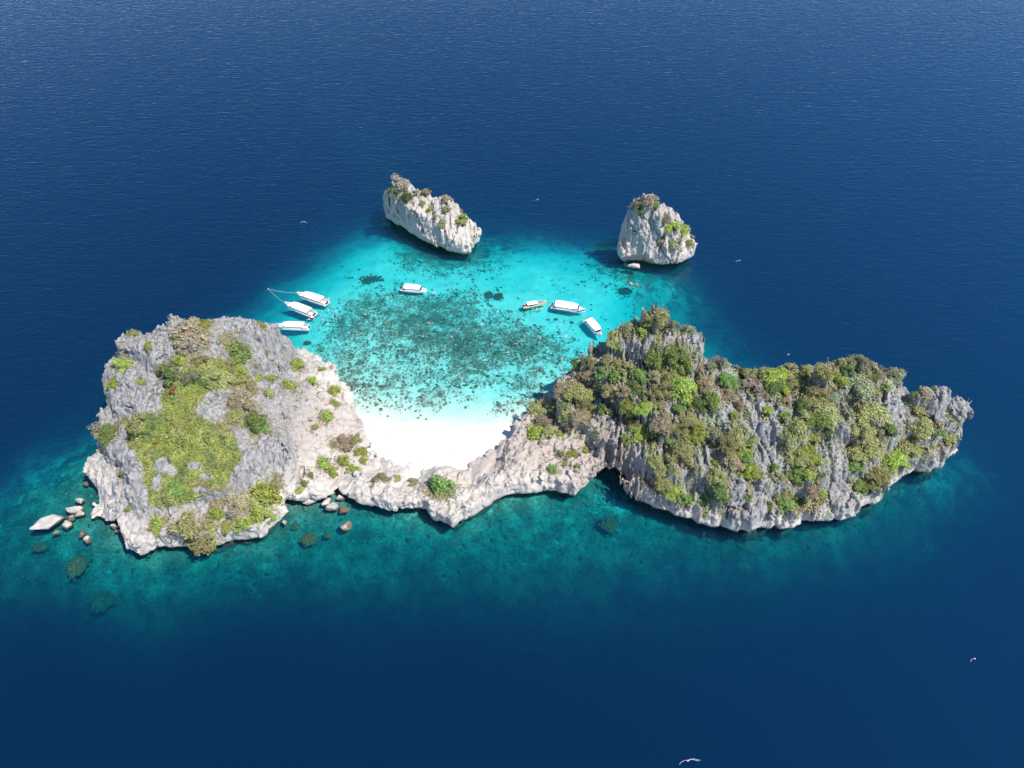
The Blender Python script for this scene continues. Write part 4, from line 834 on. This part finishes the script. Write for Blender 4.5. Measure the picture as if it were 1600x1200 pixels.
# ------------------------------------------------------------------ snorkellers
def body_mesh(pose):
    import bmesh
    J = {0: [(0, 0, 0, .15), (.28, 0, .02, .17), (.52, 0, .03, .18), (.66, 0, .05, .06), (.80, 0, .04, .105), (.90, 0, .02, .07)],
         }[0]
    E = [(0, 1), (1, 2), (2, 3), (3, 4), (4, 5)]; P = list(J)
    def chain(start, pts):
        prev = start
        for p in pts: P.append(p); E.append((prev, len(P) - 1)); prev = len(P) - 1
    arm = {0: [(.54, .24, .02, .06), (.74, .40, -.05, .05), (.98, .36, -.06, .04), (1.08, .34, -.07, .045)], 1: [(.54, .24, .02, .06), (.36, .50, -.06, .05), (.48, .74, -.08, .04), (.52, .83, -.08, .045)], 2: [(.54, .24, .02, .06), (.30, .33, -.05, .05), (.08, .36, -.06, .04), (-.02, .36, -.06, .045)]}[pose]
    chain(2, arm); chain(2, [(x + .05, -y, z, r) for x, y, z, r in arm])
    for sg in (1, -1): chain(0, [(-.10, sg * .11, -.01, .095), (-.50, sg * (.17 if pose else .13), -.03 - .05 * sg, .068), (-.90, sg * (.20 if pose else .13), -.04 + .05 * sg, .045), (-1.08, sg * .20, -.05, .045)])
    me = bpy.data.meshes.new('person'); me.from_pydata([p[:3] for p in P], E, []); o = bpy.data.objects.new('tmp_person', me); COL.objects.link(o)
    sk = o.modifiers.new('skin', 'SKIN'); o.modifiers.new('sub', 'SUBSURF').levels = 1
    for i, p in enumerate(P): me.skin_vertices[0].data[i].radius = (p[3], p[3]); me.skin_vertices[0].data[i].use_root = (i == 0)
    dg = bpy.context.evaluated_depsgraph_get(); dg.update(); m2 = bpy.data.meshes.new_from_object(o.evaluated_get(dg)); bpy.data.objects.remove(o); m2.polygons.foreach_set('use_smooth', np.ones(len(m2.polygons), bool)); return m2
BODY = [body_mesh(i) for i in range(3)]
m_skin = [plain('skin_' + k, c, .55) for k, c in (('fair', (.62, .42, .34)), ('tanned', (.45, .27, .19)), ('dark', (.25, .14, .09)))]
VEST = {'orange': plain('orange_vest', (.80, .28, .08), .7), 'red': plain('red_vest', (.66, .10, .09), .7), 'white': plain('white_rash_shirt', (.78, .76, .74), .7), 'black': plain('black_rash_shirt', (.03, .03, .035), .7), 'pink': plain('pink_rash_shirt', (.72, .38, .40), .7)}
m_hair = plain('dark_hair', (.025, .02, .018), .6); m_fin = plain('black_fins', (.03, .03, .03), .5)
def vest_mesh():
    th = np.linspace(0, 2 * math.pi, 12, endpoint=False); P = []
    for x, ry, rz in ((.02, .17, .15), (.25, .20, .185), (.48, .215, .20), (.57, .17, .16)): P += [(x, ry * math.cos(t), .025 + rz * math.sin(t)) for t in th]
    F = [(r * 12 + i, r * 12 + (i + 1) % 12, r * 12 + 12 + (i + 1) % 12, r * 12 + 12 + i) for r in range(3) for i in range(12)] + [tuple(range(11, -1, -1)), tuple(range(36, 48))]
    return np.array(P), F
o = mesh_obj('clothing', *vest_mesh(), VEST['white']); VM = o.data; bpy.data.objects.remove(o)
Vh, Fh = ICO2; o = mesh_obj('hair', Vh * np.array([.115, .115, .085]) + np.array([.82, 0, .085]), Fh, m_hair, smooth_sh=True); HM = o.data; bpy.data.objects.remove(o)
P_, F_ = join([box(-1.42, -1.02, sg * .20 - .10, sg * .20 + .10, -.09, -.05) for sg in (1, -1)]); o = mesh_obj('fins', P_, F_, m_fin); FM = o.data; bpy.data.objects.remove(o)
SW = {'near the sterns of the three moored speedboats': [(482,499,'white'),(491,497,'orange'),(499,489,'red'),(506,493,'black'),(513,484,'white'),(522,478,'black'),(519,494,'pink'),(525,486,'orange'),(504,499,'pink'),(513,466,'white'),(500,511,'red'),(513,506,'orange'),(531,497,'red')],
 'over the left part of the reef': [(558,518,'orange'),(565,521,'red'),(570,491,'white'),(576,529,'pink'),(603,505,'orange'),(590,540,'black')],
 'over the middle of the reef': [(651,507,'orange'),(670,504,'red'),(661,525,'pink'),(706,526,'orange'),(753,507,'white'),(719,589,'red'),(690,548,'black')],
 'on bright sand beyond the reef': [(676,457,'white'),(681,458,'white'),(737,459,'orange'),(778,487,'white')],
 'beside the slim green boat': [(833,483,'pink'),(840,482,'white'),(846,482,'orange')],
 'between the white boats and the reef': [(875,507,'orange'),(886,500,'red'),(877,518,'pink'),(909,500,'black'),(885,525,'white'),(914,498,'orange')],
 'over the reef near the wooded head': [(820,525,'red'),(840,525,'white'),(842,535,'pink'),(768,537,'white'),(806,537,'orange'),(794,550,'pink'),(878,560,'orange'),(846,575,'red'),(834,579,'orange'),(800,596,'red'),(822,563,'white'),(786,608,'orange'),(844,528,'white')]}
GAR = {'orange': 'orange vest', 'red': 'red vest', 'white': 'white shirt', 'black': 'black shirt', 'pink': 'pink shirt'}
for where, L in SW.items():
    bk = {}
    for e in L: bk.setdefault(e[2], []).append(e)
    for colr, M in bk.items():
        M.sort()
        for i, (px, py, _) in enumerate(M):
            c = U(px, py, .06); body = bpy.data.objects.new('person', BODY[rng.randint(3)]); COL.objects.link(body)
            body.location = (c[0], c[1], .05); body.rotation_euler = (0, 0, rng.uniform(0, 6.28))
            if not body.data.materials: body.data.materials.append(m_skin[0])
            body.material_slots[0].link = 'OBJECT'; body.material_slots[0].material = m_skin[rng.randint(3) if rng.rand() < .6 else 0]
            for nm, me in (('clothing', VM), ('hair', HM), ('fins', FM)):
                q = bpy.data.objects.new(nm, me); COL.objects.link(q); q.parent = body
                if nm == 'clothing': q.material_slots[0].link = 'OBJECT'; q.material_slots[0].material = VEST[colr]
            base = 'snorkeller in ' + GAR[colr] + ' ' + where
            lab = base if len(M) == 1 else (base + ', ' + ('leftmost' if i == 0 else 'rightmost' if i == len(M) - 1 else ORD[i]))
            tag(body, lab, 'person', 'snorkellers in the lagoon')
